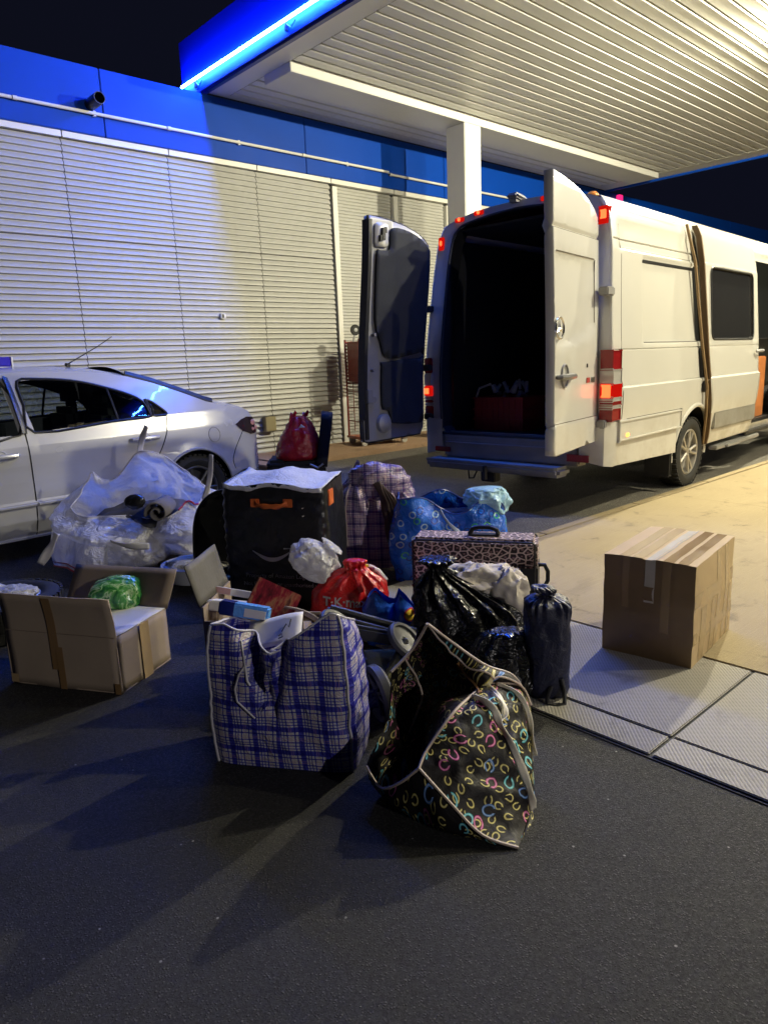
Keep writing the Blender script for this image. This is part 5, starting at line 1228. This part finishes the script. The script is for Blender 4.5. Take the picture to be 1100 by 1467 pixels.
for i, s_ in enumerate(('Property of Amazon Logistics', 'Not for resale or unauthorised use')):
    textmesh('lettering', s_, .036 if i == 0 else .034, MAT['print_dim'], tt, Matrix.Translation((.19*Wt if i == 0 else .16*Wt, 0, .188-.050*i)) @ XZ, m, .003)
k = MB()
for z in (.60, .555): c_ = on_t(.80*Wt, z, .004); k.lathe([(0, -.004), (.006, -.003), (.008, .004)], c_, 'Y', 10)
k.build('eyelet', MAT['chrome'], tt)
k = MB(); k.box(Wt+.002, Wt+.014, .05, .13, .60, .69, bev=.004, M=None); k.build('side_tab', MAT['orange'], tt)

# ------------------------------------------------------------------ dark seat back, tray and lid beside the tote
o = place('seat_back', 'dark grey curved seat back leaning on the left side of the black tote', 'seat back', 2.02, 4.06, 0)
k = panel(smooth_poly([(0, 0), (0, .25), (.015, .42), (.06, .53), (.14, .60), (.26, .625), (.42, .625), (.42, 0)], 4), [], lambda x, z: Vector((x, .08*z+.02*math.sin(PI*x/.42), z)), lin(.05, .4, 6), lin(.05, .6, 8)); k.build('padded_back', carpet('charcoal_fabric', (.022, .023, .026), 200), o, solid=.09, soff=-1)
k = MB(); k.tube([(x, .08*z-.004, z) for x, z in smooth_poly([(0, 0), (0, .25), (.015, .42), (.06, .53), (.14, .60), (.26, .625), (.42, .625)], 4, False)], .010, 6); k.build('piping', MAT['black'], o)
o = place('washing_bowl', 'shallow white bowl holding crumpled wrapping next to the black tote', 'bowl', 2.04, 4.12, .03)
k = MB(); k.lathe([(0, .008), (.14, .008), (.155, .014), (.195, .12), (.205, .122), (.20, .115), (.16, .02), (0, .016)], seg=36); k.build('bowl_body', simple('white_bowl', (.46, .47, .5), .3), o)
clump(.14, .4, 12, 31, (1.2, 1.1, .32)).xf(Matrix.Translation((.01, 0, .105))).build('crumpled_wrap', film('pale_wrap', (.48, .46, .42), .3, 30, .8), o, smooth=60)
o = place('plastic_tray', 'flat blue plastic tray poking out behind the white bowl', 'tray', 2.16, 3.93, 0)
k = MB(); k.box(-.16, .22, -.09, .09, .055, .075, bev=.008); k.box(-.15, .21, -.08, .08, 0, .055, bev=.01); k.build('tray_body', simple('blue_plastic', (.03, .09, .42), .3), o)

# ------------------------------------------------------------------ plaid holdall, purple
o = place('plaid_holdall', 'purple and pink plaid holdall, crumpled top, between the tote and blue shopper', 'bag', 2.885, 3.63, 0)
def ph(x, y): return .60+.05*math.sin(x*7)+.04*math.sin(y*5+x*11)
m = shell(.455, .30, ph, 34, 110, 3.2, .03, .022, 7, 41, lambda x, y, t, n_: n_*(-.09*sstep(.74, 1, t)+.03*math.sin(x*26+y*17)*sstep(.62, .85, t))+Vector((0, 0, .035*math.sin(x*19+y*23)*sstep(.8, 1, t)))); m.build('bag_body', MAT['plaid_pink'], o, smooth=50)
clump(.13, .45, 11, 43, (1.3, .8, .8)).xf(Matrix.Translation((.24, .12, .57))).build('folded_top', MAT['plaid_pink'], o, smooth=60, uv='box')
k = MB(); k.tube([r_[40]+Vector((0, -.006, 0)) for r_ in m.G[8:]], .006, 6); k.build('piping', MAT['piping'], o)
sc1 = place('brown_scarf', 'brown scarf hanging down the corner of the purple plaid holdall', 'scarf', 2.885, 3.63, 0)
for a in range(4):
    k = ribbon([(.25+.02*a, -.02-.01*a, .60-.02*a), (.29+.022*a, -.055, .50), (.31+.028*a, -.062+.006*a, .36), (.33+.03*a, -.058, .20-.05*a), (.345+.028*a, -.05, .12-.03*a+.06*(a % 2))], .05-.006*a, (1, -.3, .1)); k.build('scarf_fold', carpet('brown_scarf', (.13, .095, .07), 140), sc1, solid=.006)

# ------------------------------------------------------------------ blue shopper with pale blue sack
o = place('blue_shopper', 'shiny blue patterned shopper with green marks behind the leopard suitcase', 'bag', 2.93, 3.15, 0, R(-43))
def bluemat():
    k = NT('blue_ring_print'); v = k.vor(14, 'F1', k.uv(), .8, '2D'); r_ = k.math('LESS_THAN', k.math('ABSOLUTE', k.math('SUBTRACT', v.outputs['Distance'], .25)), .055)
    sep = k.n('ShaderNodeSeparateColor'); k.set(sep.inputs[0], v.outputs['Color']); c = k.mix(k.noise(4, 3), (.008, .075, .55), (.015, .20, .80))
    c = k.mix(r_, c, k.ramp(sep.outputs[0], [(0, (.02, .05, .30)), (.4, (.40, .62, .78)), (.75, (.05, .42, .20))], True))
    c = k.mix(k.math('MULTIPLY', k.step(k.noise(3.3, 3), .62, .68), 1.0), c, (.04, .45, .13))
    n1 = k.noise(13, 4, .6, dist=1.2); return k.done(k.bsdf(c, .18, 0, k.bump(k.math('ABSOLUTE', k.math('SUBTRACT', n1, .5)), .9, .03), .55))
m = shell(.70, .28, lambda x, y: .505-.03*x+.05*math.sin(x*9+y*4), 40, 130, 6, .015, .028, 8, 47, lambda x, y, t, n_: n_*(-.03*sstep(.75, 1, t)+.03*math.sin(x*13+t*6)*t)); m.build('bag_body', bluemat(), o, smooth=50)
k = MB(); k.tube([p for p in m.G[-1][:-1]], .005, 6, True); k.build('top_hem', simple('navy_hem', (.02, .05, .22), .4), o)
k = MB(); k.box(.03, .59, .03, .27, .05, .43, bev=.06); k.build('bag_filling', MAT['navy'], o)
ribbon([(.28, -.03, .47), (.34, -.06, .38), (.44, -.06, .30), (.52, -.06, .28)], .022, (0, 0, 1)).build('carry_strap', simple('pale_strap', (.35, .45, .6), .4), o, solid=.003)
o = place('pale_blue_sack', 'pale blue plastic sack stuffed into the top of the blue shopper', 'bag', 3.46, 2.84, .40); o.scale = (.78, .78, .80)
sack([(0, .10, .10), (.08, .15, .12), (.15, .14, .12), (.20, .09, .08, -.03), (.225, .03, .03, -.04)], 80, 36, .070, 7, 51).build('sack_body', film('pale_blue_film', (.38, .62, .72), .2, 18, .7, trans=.2), o, smooth=45)

# ------------------------------------------------------------------ leopard suitcase
Ls, Ws, Rs = frame2((2.597, 2.672), (2.96, 2.105))
o = thing('suitcase', 'leopard print suitcase with black handles standing in the middle of the heap', 'suitcase', Ls, Rs)
k = MB(); k.box(0, Ws, 0, .20, .012, .438, bev=.022); k.build('case_body', MAT['leopard'], o, uv='box')
for y_ in (.002, .198):
    k = MB(); k.tube([(x, y_+(-.004 if y_ < .1 else .004), z) for x, z in rrect(.012, Ws-.012, .022, .428, .02, 4)], .0055, 6, True); k.build('piping', MAT['black'], o)
k = MB(); k.box(.30, .47, .07, .13, .436, .447, bev=.004); k.tube([(.31, .09, .445), (.325, .09, .475), (.36, .09, .485), (.42, .09, .485), (.455, .09, .472), (.465, .09, .445)], .013, 8); k.build('top_handle', MAT['black'], o)
k = MB(); k.tube([(Ws, .09, .285), (Ws+.035, .09, .285), (Ws+.052, .09, .25), (Ws+.052, .09, .20), (Ws+.035, .09, .165), (Ws, .09, .165)], .0115, 8); k.box(Ws-.1, Ws+.004, -.004, .204, .02, .30, bev=.012); k.build('side_handle', MAT['black'], o)
k = MB(); k.tube([(x, -.001, .30) for x in lin(.03, Ws-.03, 8)], .003, 5); k.build('zip_edge', MAT['black'], o)
for x_ in (.05, Ws-.05):
    k = MB(); k.cyl((x_-.012, .17, .015), (x_+.012, .17, .015), .022, seg=14); k.build('caster', MAT['black'], o)

# ------------------------------------------------------------------ bin bags and towel
o = place('bin_bag', 'large shiny black bin bag slumped in front of the leopard suitcase', 'bin bag', 2.345, 2.04, 0)
sack([(0, .17, .15), (.05, .235, .19), (.16, .235, .20), (.27, .20, .17, -.02), (.36, .13, .11, -.08), (.425, .055, .05, -.13), (.455, .035, .03, -.145), (.49, .06, .05, -.15), (.50, .03, .02, -.15)], 110, 56, .040, 5.5, 61, .022, 15, (.06, .34)).build('bag_body', MAT['bin'], o, smooth=45)
o = place('bin_bag', 'small glossy black bin bag wedged between the duffel and navy drawstring bag', 'bin bag', 2.19, 1.735, 0)
sack([(0, .10, .09), (.04, .125, .11), (.15, .12, .105), (.22, .10, .08, .01), (.27, .075, .05, .03), (.285, .03, .03, .03)], 80, 40, .034, 7, 67, .016, 11, (.03, .22)).build('bag_body', MAT['bin'], o, smooth=45)
o = place('white_towel', 'crumpled white towel lying over the large black bin bag', 'towel', 2.47, 2.02, .31)
k = clump(.115, .48, 13, 71, (1.25, .9, .62), 64); k.xf(Matrix.Translation((-.06, 0, .05))); k.add(*(lambda q: (q.v, q.f))(clump(.085, .5, 15, 73, (1, .9, 1.15), 56).xf(Matrix.Translation((.075, -.05, .0))))); k.build('towel_folds', MAT['towel'], o, smooth=60)

# ------------------------------------------------------------------ navy drawstring bag
o = place('drawstring_bag', 'tall navy nylon drawstring bag with a black loop standing at the kerb', 'bag', 2.30, 1.585, .013)
sack([(0, .070, .066), (.02, .080, .076), (.15, .083, .079), (.28, .085, .080), (.375, .083, .079), (.402, .072, .066), (.415, .045, .04), (.42, .022, .02), (.445, .045, .034, -.015), (.46, .028, .02, -.03), (.452, .008, .006, -.03)], 96, 60, .010, 14, 81, .008, 17, (.30, .40), 3.2).build('bag_body', MAT['navy'], o, smooth=50)
k = MB(); k.tube([(.0, -.08, .06), (-.02, -.10, .02), (-.025, -.115, -.004), (.01, -.13, -.006), (.045, -.12, .0), (.05, -.09, .05), (.04, -.08, .09)], .009, 8); k.build('strap_loop', MAT['black'], o)
k = MB(); k.tube([(.0, -.02, .43), (.03, -.05, .415), (.06, -.07, .40), (.075, -.068, .385)], .003, 6); k.build('draw_cord', MAT['print_grey'], o)
k = MB(); k.tube([(.02*math.cos(t), .02*math.sin(t), .42) for t in lin(0, 2*PI, 16)[:-1]], .005, 6, True); k.build('neck_cord', MAT['black'], o)

# ------------------------------------------------------------------ red carrier, white bag, blue bag
o = place('red_carrier', 'bright red plastic carrier bag with white lettering, full and knotted', 'bag', 2.215, 2.75, 0); o.scale = (1.12, 1.05, 1.12)
m = sack([(0, .13, .10), (.04, .17, .125), (.14, .175, .13), (.22, .15, .11, .01), (.275, .09, .07, .02), (.305, .04, .035, .03), (.335, .05, .03, .03), (.345, .02, .015, .03)], 90, 44, .020, 9, 91, .010, 12, (.14, .27)); m.build('bag_body', MAT['redfilm'], o, smooth=50)
textmesh('lettering', 'T·K·maxx', .058, simple('white_print', (.72, .70, .68), .4), o, Matrix.Translation((-.115, 0, .165)) @ Matrix.Rotation(R(3), 4, 'Y') @ XZ, m, .004, bold=.0012)
ribbon([(.03, -.05, .30), (.035, -.10, .315), (.05, -.115, .27), (.06, -.125, .22)], .03, (1, 0, .1)).build('carry_handle', MAT['redfilm'], o, solid=.002)
o = place('white_carrier', 'crumpled white plastic bag perched on the red carrier bag', 'bag', 2.085, 2.865, .285); o.scale = (.88, .88, .88)
m = sack([(0, .05, .05), (.03, .095, .08), (.09, .115, .095), (.15, .095, .08), (.19, .05, .045, .01), (.205, .022, .02, .015), (.235, .05, .035, .025), (.25, .03, .02, .03)], 96, 54, .060, 7.5, 95, .014, 11, (.05, .2)); m.xf(Matrix.Translation((-.055, 0, .03)) @ Matrix.Rotation(R(38), 4, 'Y')); m.build('bag_body', MAT['whitefilm'], o, smooth=40)
k = MB()
for i in range(7): a = Vector((-.03+.02*i*.6, -.06, .155+.006*(i % 3))); k.tube([a, a+Vector((.012, .01, .012)), a+Vector((.022, 0, .0))], .006, 5)
kk = k.build('red_print', simple('maroon_print', (.16, .01, .03), .4), o); kk['kind'] = 'stuff'
o = place('sweet_packet', 'maroon and yellow food packet lying on the red carrier bag', 'packet', 2.315, 2.76, .27)
sack([(0, .08, .04), (.025, .085, .045), (.05, .07, .035), (.065, .03, .015)], 40, 16, .014, 16, 97, ex=3).build('packet_body', film('maroon_film', (.14, .012, .02), .25, 20, .6), o, smooth=50)
k = MB(); k.tube([(-.09, -.02, .055), (-.05, -.035, .066), (.0, -.03, .062), (.04, -.02, .06)], .012, 6, flat=.5); k.build('yellow_band', simple('yellow_film', (.70, .50, .03), .3), o)
k = MB(); k.tube([(.04, -.02, .06), (.09, -.03, .035), (.13, -.03, -.02)], .012, 6, flat=.5); k.build('pale_band', MAT['paper'], o)
o = place('blue_carrier', 'blue supermarket carrier bag with a yellow and red mark, open topped', 'bag', 2.235, 2.43, 0)
m = shell(.27, .15, lambda x, y: interp(x, [(0, .245), (.18, .285), (.42, .215), (.55, .205), (.62, .27), (.80, .215), (1, .15)])*(1 if y < .5 else .95), 24, 90, 4, .012, .014, 12, 101, lambda x, y, t, n_: n_*(-.02*sstep(.7, 1, t))+(Vector((0, .045*math.exp(-((x-.52)/.07)**2)*sstep(.1, .9, t), 0)) if y < .5 else Vector())); m.xf(Matrix.Translation((-.14, -.02, 0))); m.build('bag_body', MAT['bluefilm'], o, smooth=50)
bt2 = BVHTree.FromPolygons([tuple(p) for p in m.v], m.f)
def disc_on(nm, mat, x, z, rx, rz_, o_):
    k = MB(); rows = []
    for i in range(4):
        row = []
        for t in lin(0, 2*PI, 18)[:-1]:
            X, Z = x+rx*i/3*math.cos(t), z+rz_*i/3*math.sin(t); h = bt2.ray_cast(Vector((X, -2, Z)), Vector((0, 1, 0))); row.append(Vector((X, (h[0].y if h[0] else -.03)-o_, Z)))
        rows.append(row)
    k.grid(rows, True); k.build(nm, mat, o, smooth=60)
disc_on('printed_mark', simple('red_ring_print', (.55, .03, .03), .3), .075, .165, .030, .030, .0025); disc_on('printed_mark', simple('yellow_print', (.75, .52, .04), .3), .075, .165, .024, .024, .004)
k = MB(); k.box(-.12, .11, 0, .10, .01, .16, bev=.03); k.build('bag_filling', MAT['navy'], o)

# ------------------------------------------------------------------ open carton behind the plaid bag with its load
o = place('packed_carton', 'scuffed grey carton with a raised side flap behind the blue plaid bag', 'carton', 1.285, 2.56, 0, R(-48))
for b in ((0, .006, 0, .36, 0, .42), (.42, .426, 0, .36, 0, .25), (.0065, .4195, 0, .006, 0, .36), (.0065, .4195, .354, .36, 0, .27), (.006, .42, .006, .354, 0, .006)):
    k = MB(); k.box(*b); k.build('carton_wall', MAT['card_in'], o, smooth=0)
k = board(lambda u, v: Vector((-.06*v/.2-.002, u*.36+.02*v, .42+v)), 0, 1, 0, .175, .004, 8, 6, 6, .008); k.build('side_flap', simple('grey_torn_board', (.075, .068, .055), .7, var=.4, vs=9, bump=.4, bs=40), o, smooth=60, solid=.006)
k = MB()
for u, v, s_ in ((.30, .12, .03), (.45, .07, .035), (.62, .03, .02), (.2, .03, .022)): k.add([Vector((-.06*(v+a)/.2-.010, (u+b)*.36+.02*v, .42+v+a)) for a, b in ((0, 0), (s_*.3, s_*1.4), (s_, s_*1.2), (s_*.8, -s_*.2))], [(0, 1, 2, 3)])
k.build('torn_patch', MAT['paper'], o, smooth=0)
k = MB(); k.box(.03, .39, .03, .33, .02, .24, bev=.01); k.build('packing_filler', MAT['card_in'], o)
def lying(name, label, cat, c, size, rot, mat, part, mats2=()):
    t = thing(name, label, cat, c); t.rotation_euler = rot
    k = MB(); k.box(-size[0]/2, size[0]/2, -size[1]/2, size[1]/2, -size[2]/2, size[2]/2, bev=min(size)*.12); k.build(part, mat, t, uv='box')
    return t
def bookmat():
    k = NT('maroon_box_print'); s_ = k.n('ShaderNodeSeparateXYZ'); k.set(s_.inputs[0], k.obj()); mp = k.n('ShaderNodeMapping'); mp.inputs['Scale'].default_value = (26, 9, 9); k.set(mp.inputs[0], k.obj()); n_ = k.noise(1.0, 4, .6, mp.outputs[0])
    c = k.ramp(n_, [(.36, (.03, .008, .01)), (.5, (.15, .012, .022)), (.60, (.20, .09, .05)), (.70, (.06, .02, .02))])
    return k.done(k.bsdf(c, .18, 0, None, .5))
lying('maroon_box', 'flat maroon printed box tilted on top of the packed carton', 'box', (1.555, 2.445, .40), (.20, .035, .145), (R(-38), R(28), R(-42)), bookmat(), 'box_body')
t = lying('blue_packet', 'light blue and navy packet lying behind the rim of the plaid bag', 'packet', (1.285, 2.215, .492), (.185, .06, .05), (R(-12), R(10), R(-48)), film('light_blue_pack', (.10, .30, .66), .2, 26, .5), 'packet_body')
k = MB(); k.box(-.095, -.03, -.031, .031, -.026, .026, bev=.006); k.build('navy_end', simple('navy_print', (.012, .02, .16), .25), t); k = MB(); k.box(.005, .085, -.034, -.0305, -.018, .012); k.build('white_label', MAT['paper'], t, smooth=0)
t = lying('white_box', 'long flat white and pink box at the back of the packed carton', 'box', (1.50, 2.68, .405), (.26, .08, .03), (R(-20), R(10), R(-48)), MAT['paper'], 'box_body')
k = MB(); k.box(-.09, .0, -.0415, -.040, -.013, .013); k.build('pink_label', simple('pink_print', (.45, .26, .24), .5), t, smooth=0)
lying('white_box', 'square white box lying behind the light blue packet', 'box', (1.425, 2.58, .385), (.18, .10, .045), (R(-15), R(6), R(-45)), MAT['paper'], 'box_body')
t = thing('white_card', 'creased white card with black scribbles resting in the plaid bag mouth', 'card', (1.305, 2.055, .448)); t.rotation_euler = (R(28), R(-4), R(-44))
k = board(lambda u, v: Vector((u, v, .012*math.sin(u*20))), -.10, .10, -.07, .07, .002, 8, 6, 5, .006); k.build('card_sheet', MAT['paper'], t, solid=.002)
k = MB(); k.tube([(.03, -.02, .016), (.045, .01, .02), (.055, -.005, .018), (.06, .03, .02)], .0022, 5); k.tube([(.02, -.05, .014), (.035, -.045, .016), (.03, -.03, .016), (.02, -.04, .016)], .0022, 5); k.build('pen_scribble', MAT['black'], t)
t = thing('cream_flap', 'cream card flap bent over the right edge of the packed carton', 'card', (1.655, 2.345, .345)); t.rotation_euler = (R(-30), R(30), R(-40))
k = board(lambda u, v: Vector((u, v, -.5*u*u*4)), -.10, .10, -.045, .045, .002, 8, 4, 8, .004); k.build('card_sheet', simple('cream_card', (.58, .50, .38), .6), t, solid=.003)

# ------------------------------------------------------------------ folded pushchair
ps = thing('pushchair', 'folded black pushchair with grey wheels lying between the plaid bag and duffel', 'pushchair', (1.75, 2.05, 0))
PO = Vector((1.75, 2.05, 0))
def pw(c, r_, axis, wd=.035, name='wheel'):
    ax = Vector(axis).normalized(); Q = Vector((0, 1, 0)).rotation_difference(ax).to_matrix().to_4x4(); M_ = Matrix.Translation(Vector(c)-PO) @ Q
    k = MB(); h = wd/2; k.lathe([(r_*.78, -h*.8), (r_*.90, -h), (r_, -h*.55), (r_, h*.55), (r_*.90, h), (r_*.78, h*.8), (r_*.76, 0), (r_*.78, -h*.8)], seg=36, axis='Y'); k.xf(M_); w_ = k.build('wheel', simple('grey_pram_tyre', (.05, .05, .054), .5), ps)
    k = MB(); k.lathe([(0, -h*.5), (r_*.18, -h*.6), (r_*.22, 0), (r_*.70, h*.1), (r_*.77, h*.2)], seg=24, axis='Y'); 
    for i in range(5): a = 2*PI*i/5; k.tube([(0, -h*.3, 0), (math.cos(a)*r_*.78, -h*.3, math.sin(a)*r_*.78)], r_*.06, 6)
    k.xf(M_); k.build('hub', simple('dark_hub', (.03, .03, .035), .4), w_)
pw((1.690, 2.185, .318), .088, (.35, -.55, .75)); pw((1.695, 2.115, .225), .078, (.4, -.5, .77))
pw((1.895, 2.00, .245), .088, (.30, -.65, .70)); pw((1.675, 1.925, .112), .116, (.93, -.30, .12), .05)
k = MB()
def br(a, b, r_, s_=8): k.tube([Vector(a)-PO, Vector(b)-PO], r_, s_)
br((1.73, 2.28, .365), (1.995, 2.04, .245), .016); br((1.72, 2.25, .34), (1.98, 2.01, .225), .011); br((1.695, 2.185, .318), (1.70, 2.11, .225), .012); br((1.70, 2.11, .225), (1.68, 1.93, .13), .014)
br((1.895, 2.0, .245), (1.70, 1.95, .13), .013); br((1.98, 2.03, .235), (1.90, 2.25, .03), .014); br((1.73, 2.28, .365), (1.70, 2.30, .02), .014); k.build('frame', MAT['black'], ps)
k = MB(); k.box(-.12, .12, -.018, .018, -.03, .03, bev=.012, M=Matrix.Translation(Vector((1.815, 2.115, .265))-PO) @ Matrix.Rotation(CRZ, 4, 'Z') @ Matrix.Rotation(R(13), 4, 'Y')); k.build('footrest', simple('dark_grey_plastic', (.03, .03, .029), .45), ps)
k = board(lambda u, v: Vector((u, v, .035*math.cos(u*10)*math.cos(v*9))), -.12, .12, -.10, .10, .004, 12, 10, 4, .012); k.xf(Matrix.Translation(Vector((1.765, 2.05, .150))-PO) @ Matrix.Rotation(CRZ, 4, 'Z') @ Matrix.Rotation(R(12), 4, 'X')); k.build('seat_pad', carpet('olive_grey_pad', (.12, .115, .06), 180), ps, solid=.03, smooth=60)
k = sack([(0, .13, .11), (.04, .15, .13), (.10, .13, .12), (.13, .06, .06)], 50, 20, .02, 9, 103); k.xf(Matrix.Translation(Vector((1.79, 2.08, 0))-PO)); k.build('folded_hood', MAT['navy'], ps, smooth=50)
k = MB(); k.box(-.012, .012, -.004, .004, -.004, .004, M=Matrix.Translation(Vector((1.66, 2.0, .118))-PO) @ Matrix.Rotation(CRZ, 4, 'Z')); k.build('buckle', MAT['white_trim'], ps)

# ------------------------------------------------------------------ spare wheel on the asphalt
t = thing('spare_wheel', 'car wheel lying flat on the asphalt behind the open cardboard box', 'wheel', (.93, 4.22, .10)); t.rotation_euler = (R(-90), 0, 0)
wheel('tyre', t, (0, 0, 0), .31, .20, .20, 5, MAT['alloy'], True, -1)
t = place('white_rag', 'white plastic rag dropped on the lying car wheel', 'rag', .98, 4.13, .19)
clump(.075, .45, 14, 111, (1.4, 1, .40)).xf(Matrix.Translation((0, 0, .03))).build('rag_folds', MAT['whitefilm'], t, smooth=50)
t = place('white_rag', 'white plastic scrap at the far edge of the lying car wheel', 'rag', .83, 4.25, .19)
clump(.10, .45, 12, 113, (1.2, .9, .45)).xf(Matrix.Translation((0, 0, .03))).build('rag_folds', MAT['whitefilm'], t, smooth=50)

# ------------------------------------------------------------------ loose seat with red bag, by the wall
st = place('loose_seat', 'dark vehicle seat standing sideways by the wall with a red bag on it', 'seat', 4.50, 6.30, 0, R(-38))
SF = carpet('dark_seat_fabric', (.020, .021, .026), 160)
k = MB(); k.box(-.36, .22, -.24, .24, .24, .37, bev=.045); k.box(-.36, -.14, -.24, .24, .30, .395, bev=.035); k.build('cushion', SF, st)
k = panel(rrect(-.235, .235, .30, .86, .07), [], lambda y, z: Vector((.22+.16*(z-.3), y, z)), lin(-.2, .2, 6), lin(.35, .8, 6)); k.build('backrest', SF, st, solid=.12, soff=0)
k = MB(); k.box(-.30, .26, -.20, -.16, 0, .25, bev=.01); k.box(-.30, .26, .16, .20, 0, .25, bev=.01); k.build('base_frame', MAT['black'], st)
k = MB(); k.tube([(.10, -.25, .34), (.18, -.255, .30), (.24, -.25, .34)], .012, 6); k.build('recline_lever', MAT['grey_metal'], st)
o = place('red_sack', 'dark red plastic bag slumped on the loose seat by the wall', 'bag', 4.43, 6.25, .385, R(-38))
sack([(0, .20, .16), (.04, .225, .18), (.16, .21, .17, .01), (.28, .165, .14, .02), (.38, .11, .10, .03), (.44, .07, .07, .03), (.465, .03, .03, .02)], 90, 44, .026, 7, 121, .010, 9, (.15, .4)).build('bag_body', MAT['redfilm2'], o, smooth=50)
for a in (-.05, .08):
    ribbon([(a, -.06, .40), (a+.02, -.03, .49), (a+.05, 0, .47)], .06, (.8, .3, .3)).build('bag_ear', MAT['redfilm2'], o, solid=.003)
ribbon([(.04, -.13, .36), (.08, -.12, .33), (.12, -.09, .30)], .05, (.3, 0, 1)).build('silver_lining', MAT['foil'], o, solid=.003)

# ------------------------------------------------------------------ red stock trolley by the wall
tr = thing('stock_trolley', 'tall red wire stock trolley on white casters behind the open van door', 'trolley', (7.72, 8.62, .075), R(-15))
RD = simple('red_painted_steel', (.20, .028, .018), .45, var=.3, vs=12)
k = MB()
for x_, y_ in ((-.40, .26), (.40, .26), (-.40, -.26), (.40, -.26)): k.tube([(x_, y_, .10), (x_, y_, 1.66)], .016, 6)
k.build('upright', RD, tr)
for y_ in (.26,):
    k = MB()
    for z in lin(.98, 1.62, 12): k.tube([(-.40, y_, z), (.40, y_, z)], .014, 5)
    for x_ in lin(-.40, .40, 7): k.tube([(x_, y_+.006, .2), (x_, y_+.006, 1.64)], .006, 5)
    k.build('back_rail', RD, tr)
for x_ in (-.40, .40):
    k = MB()
    for z in (.38, .6, .85, 1.1, 1.35, 1.6): k.tube([(x_, -.26, z), (x_, .26, z)], .008, 5)
    k.build('side_rail', RD, tr)
k = MB(); k.box(-.40, -.16, -.22, .20, 1.0, 1.62, bev=.01); k.build('red_board', RD, tr)
k = MB(); k.box(-.43, .43, -.29, .29, .10, .14, bev=.008); k.build('deck', simple('orange_red_steel', (.32, .07, .03), .4, var=.3), tr)
for x_, y_ in ((-.36, -.22), (.36, -.22), (-.36, .22), (.36, .22)):
    k = MB(); k.cyl((x_, y_-.02, .05), (x_, y_+.02, .05), .05, seg=16); k.build('caster', simple('pale_caster', (.5, .48, .42), .4), tr)
k = MB(); k.lathe([(.03, -.02), (.075, -.025), (.085, 0), (.075, .025), (.03, .02)], (-.33, 0, 1.80), 'Y', 20); k.build('top_wheel', MAT['rubber'], tr)
k = MB(); k.tube([(-.37, 0, 1.62), (-.33, 0, 1.80)], .016, 6); k.lathe([(0, -.03), (.03, -.028), (.03, .028), (0, .03)], (-.33, 0, 1.80), 'Y', 12); k.build('wheel_fork', MAT['grey_metal'], tr)
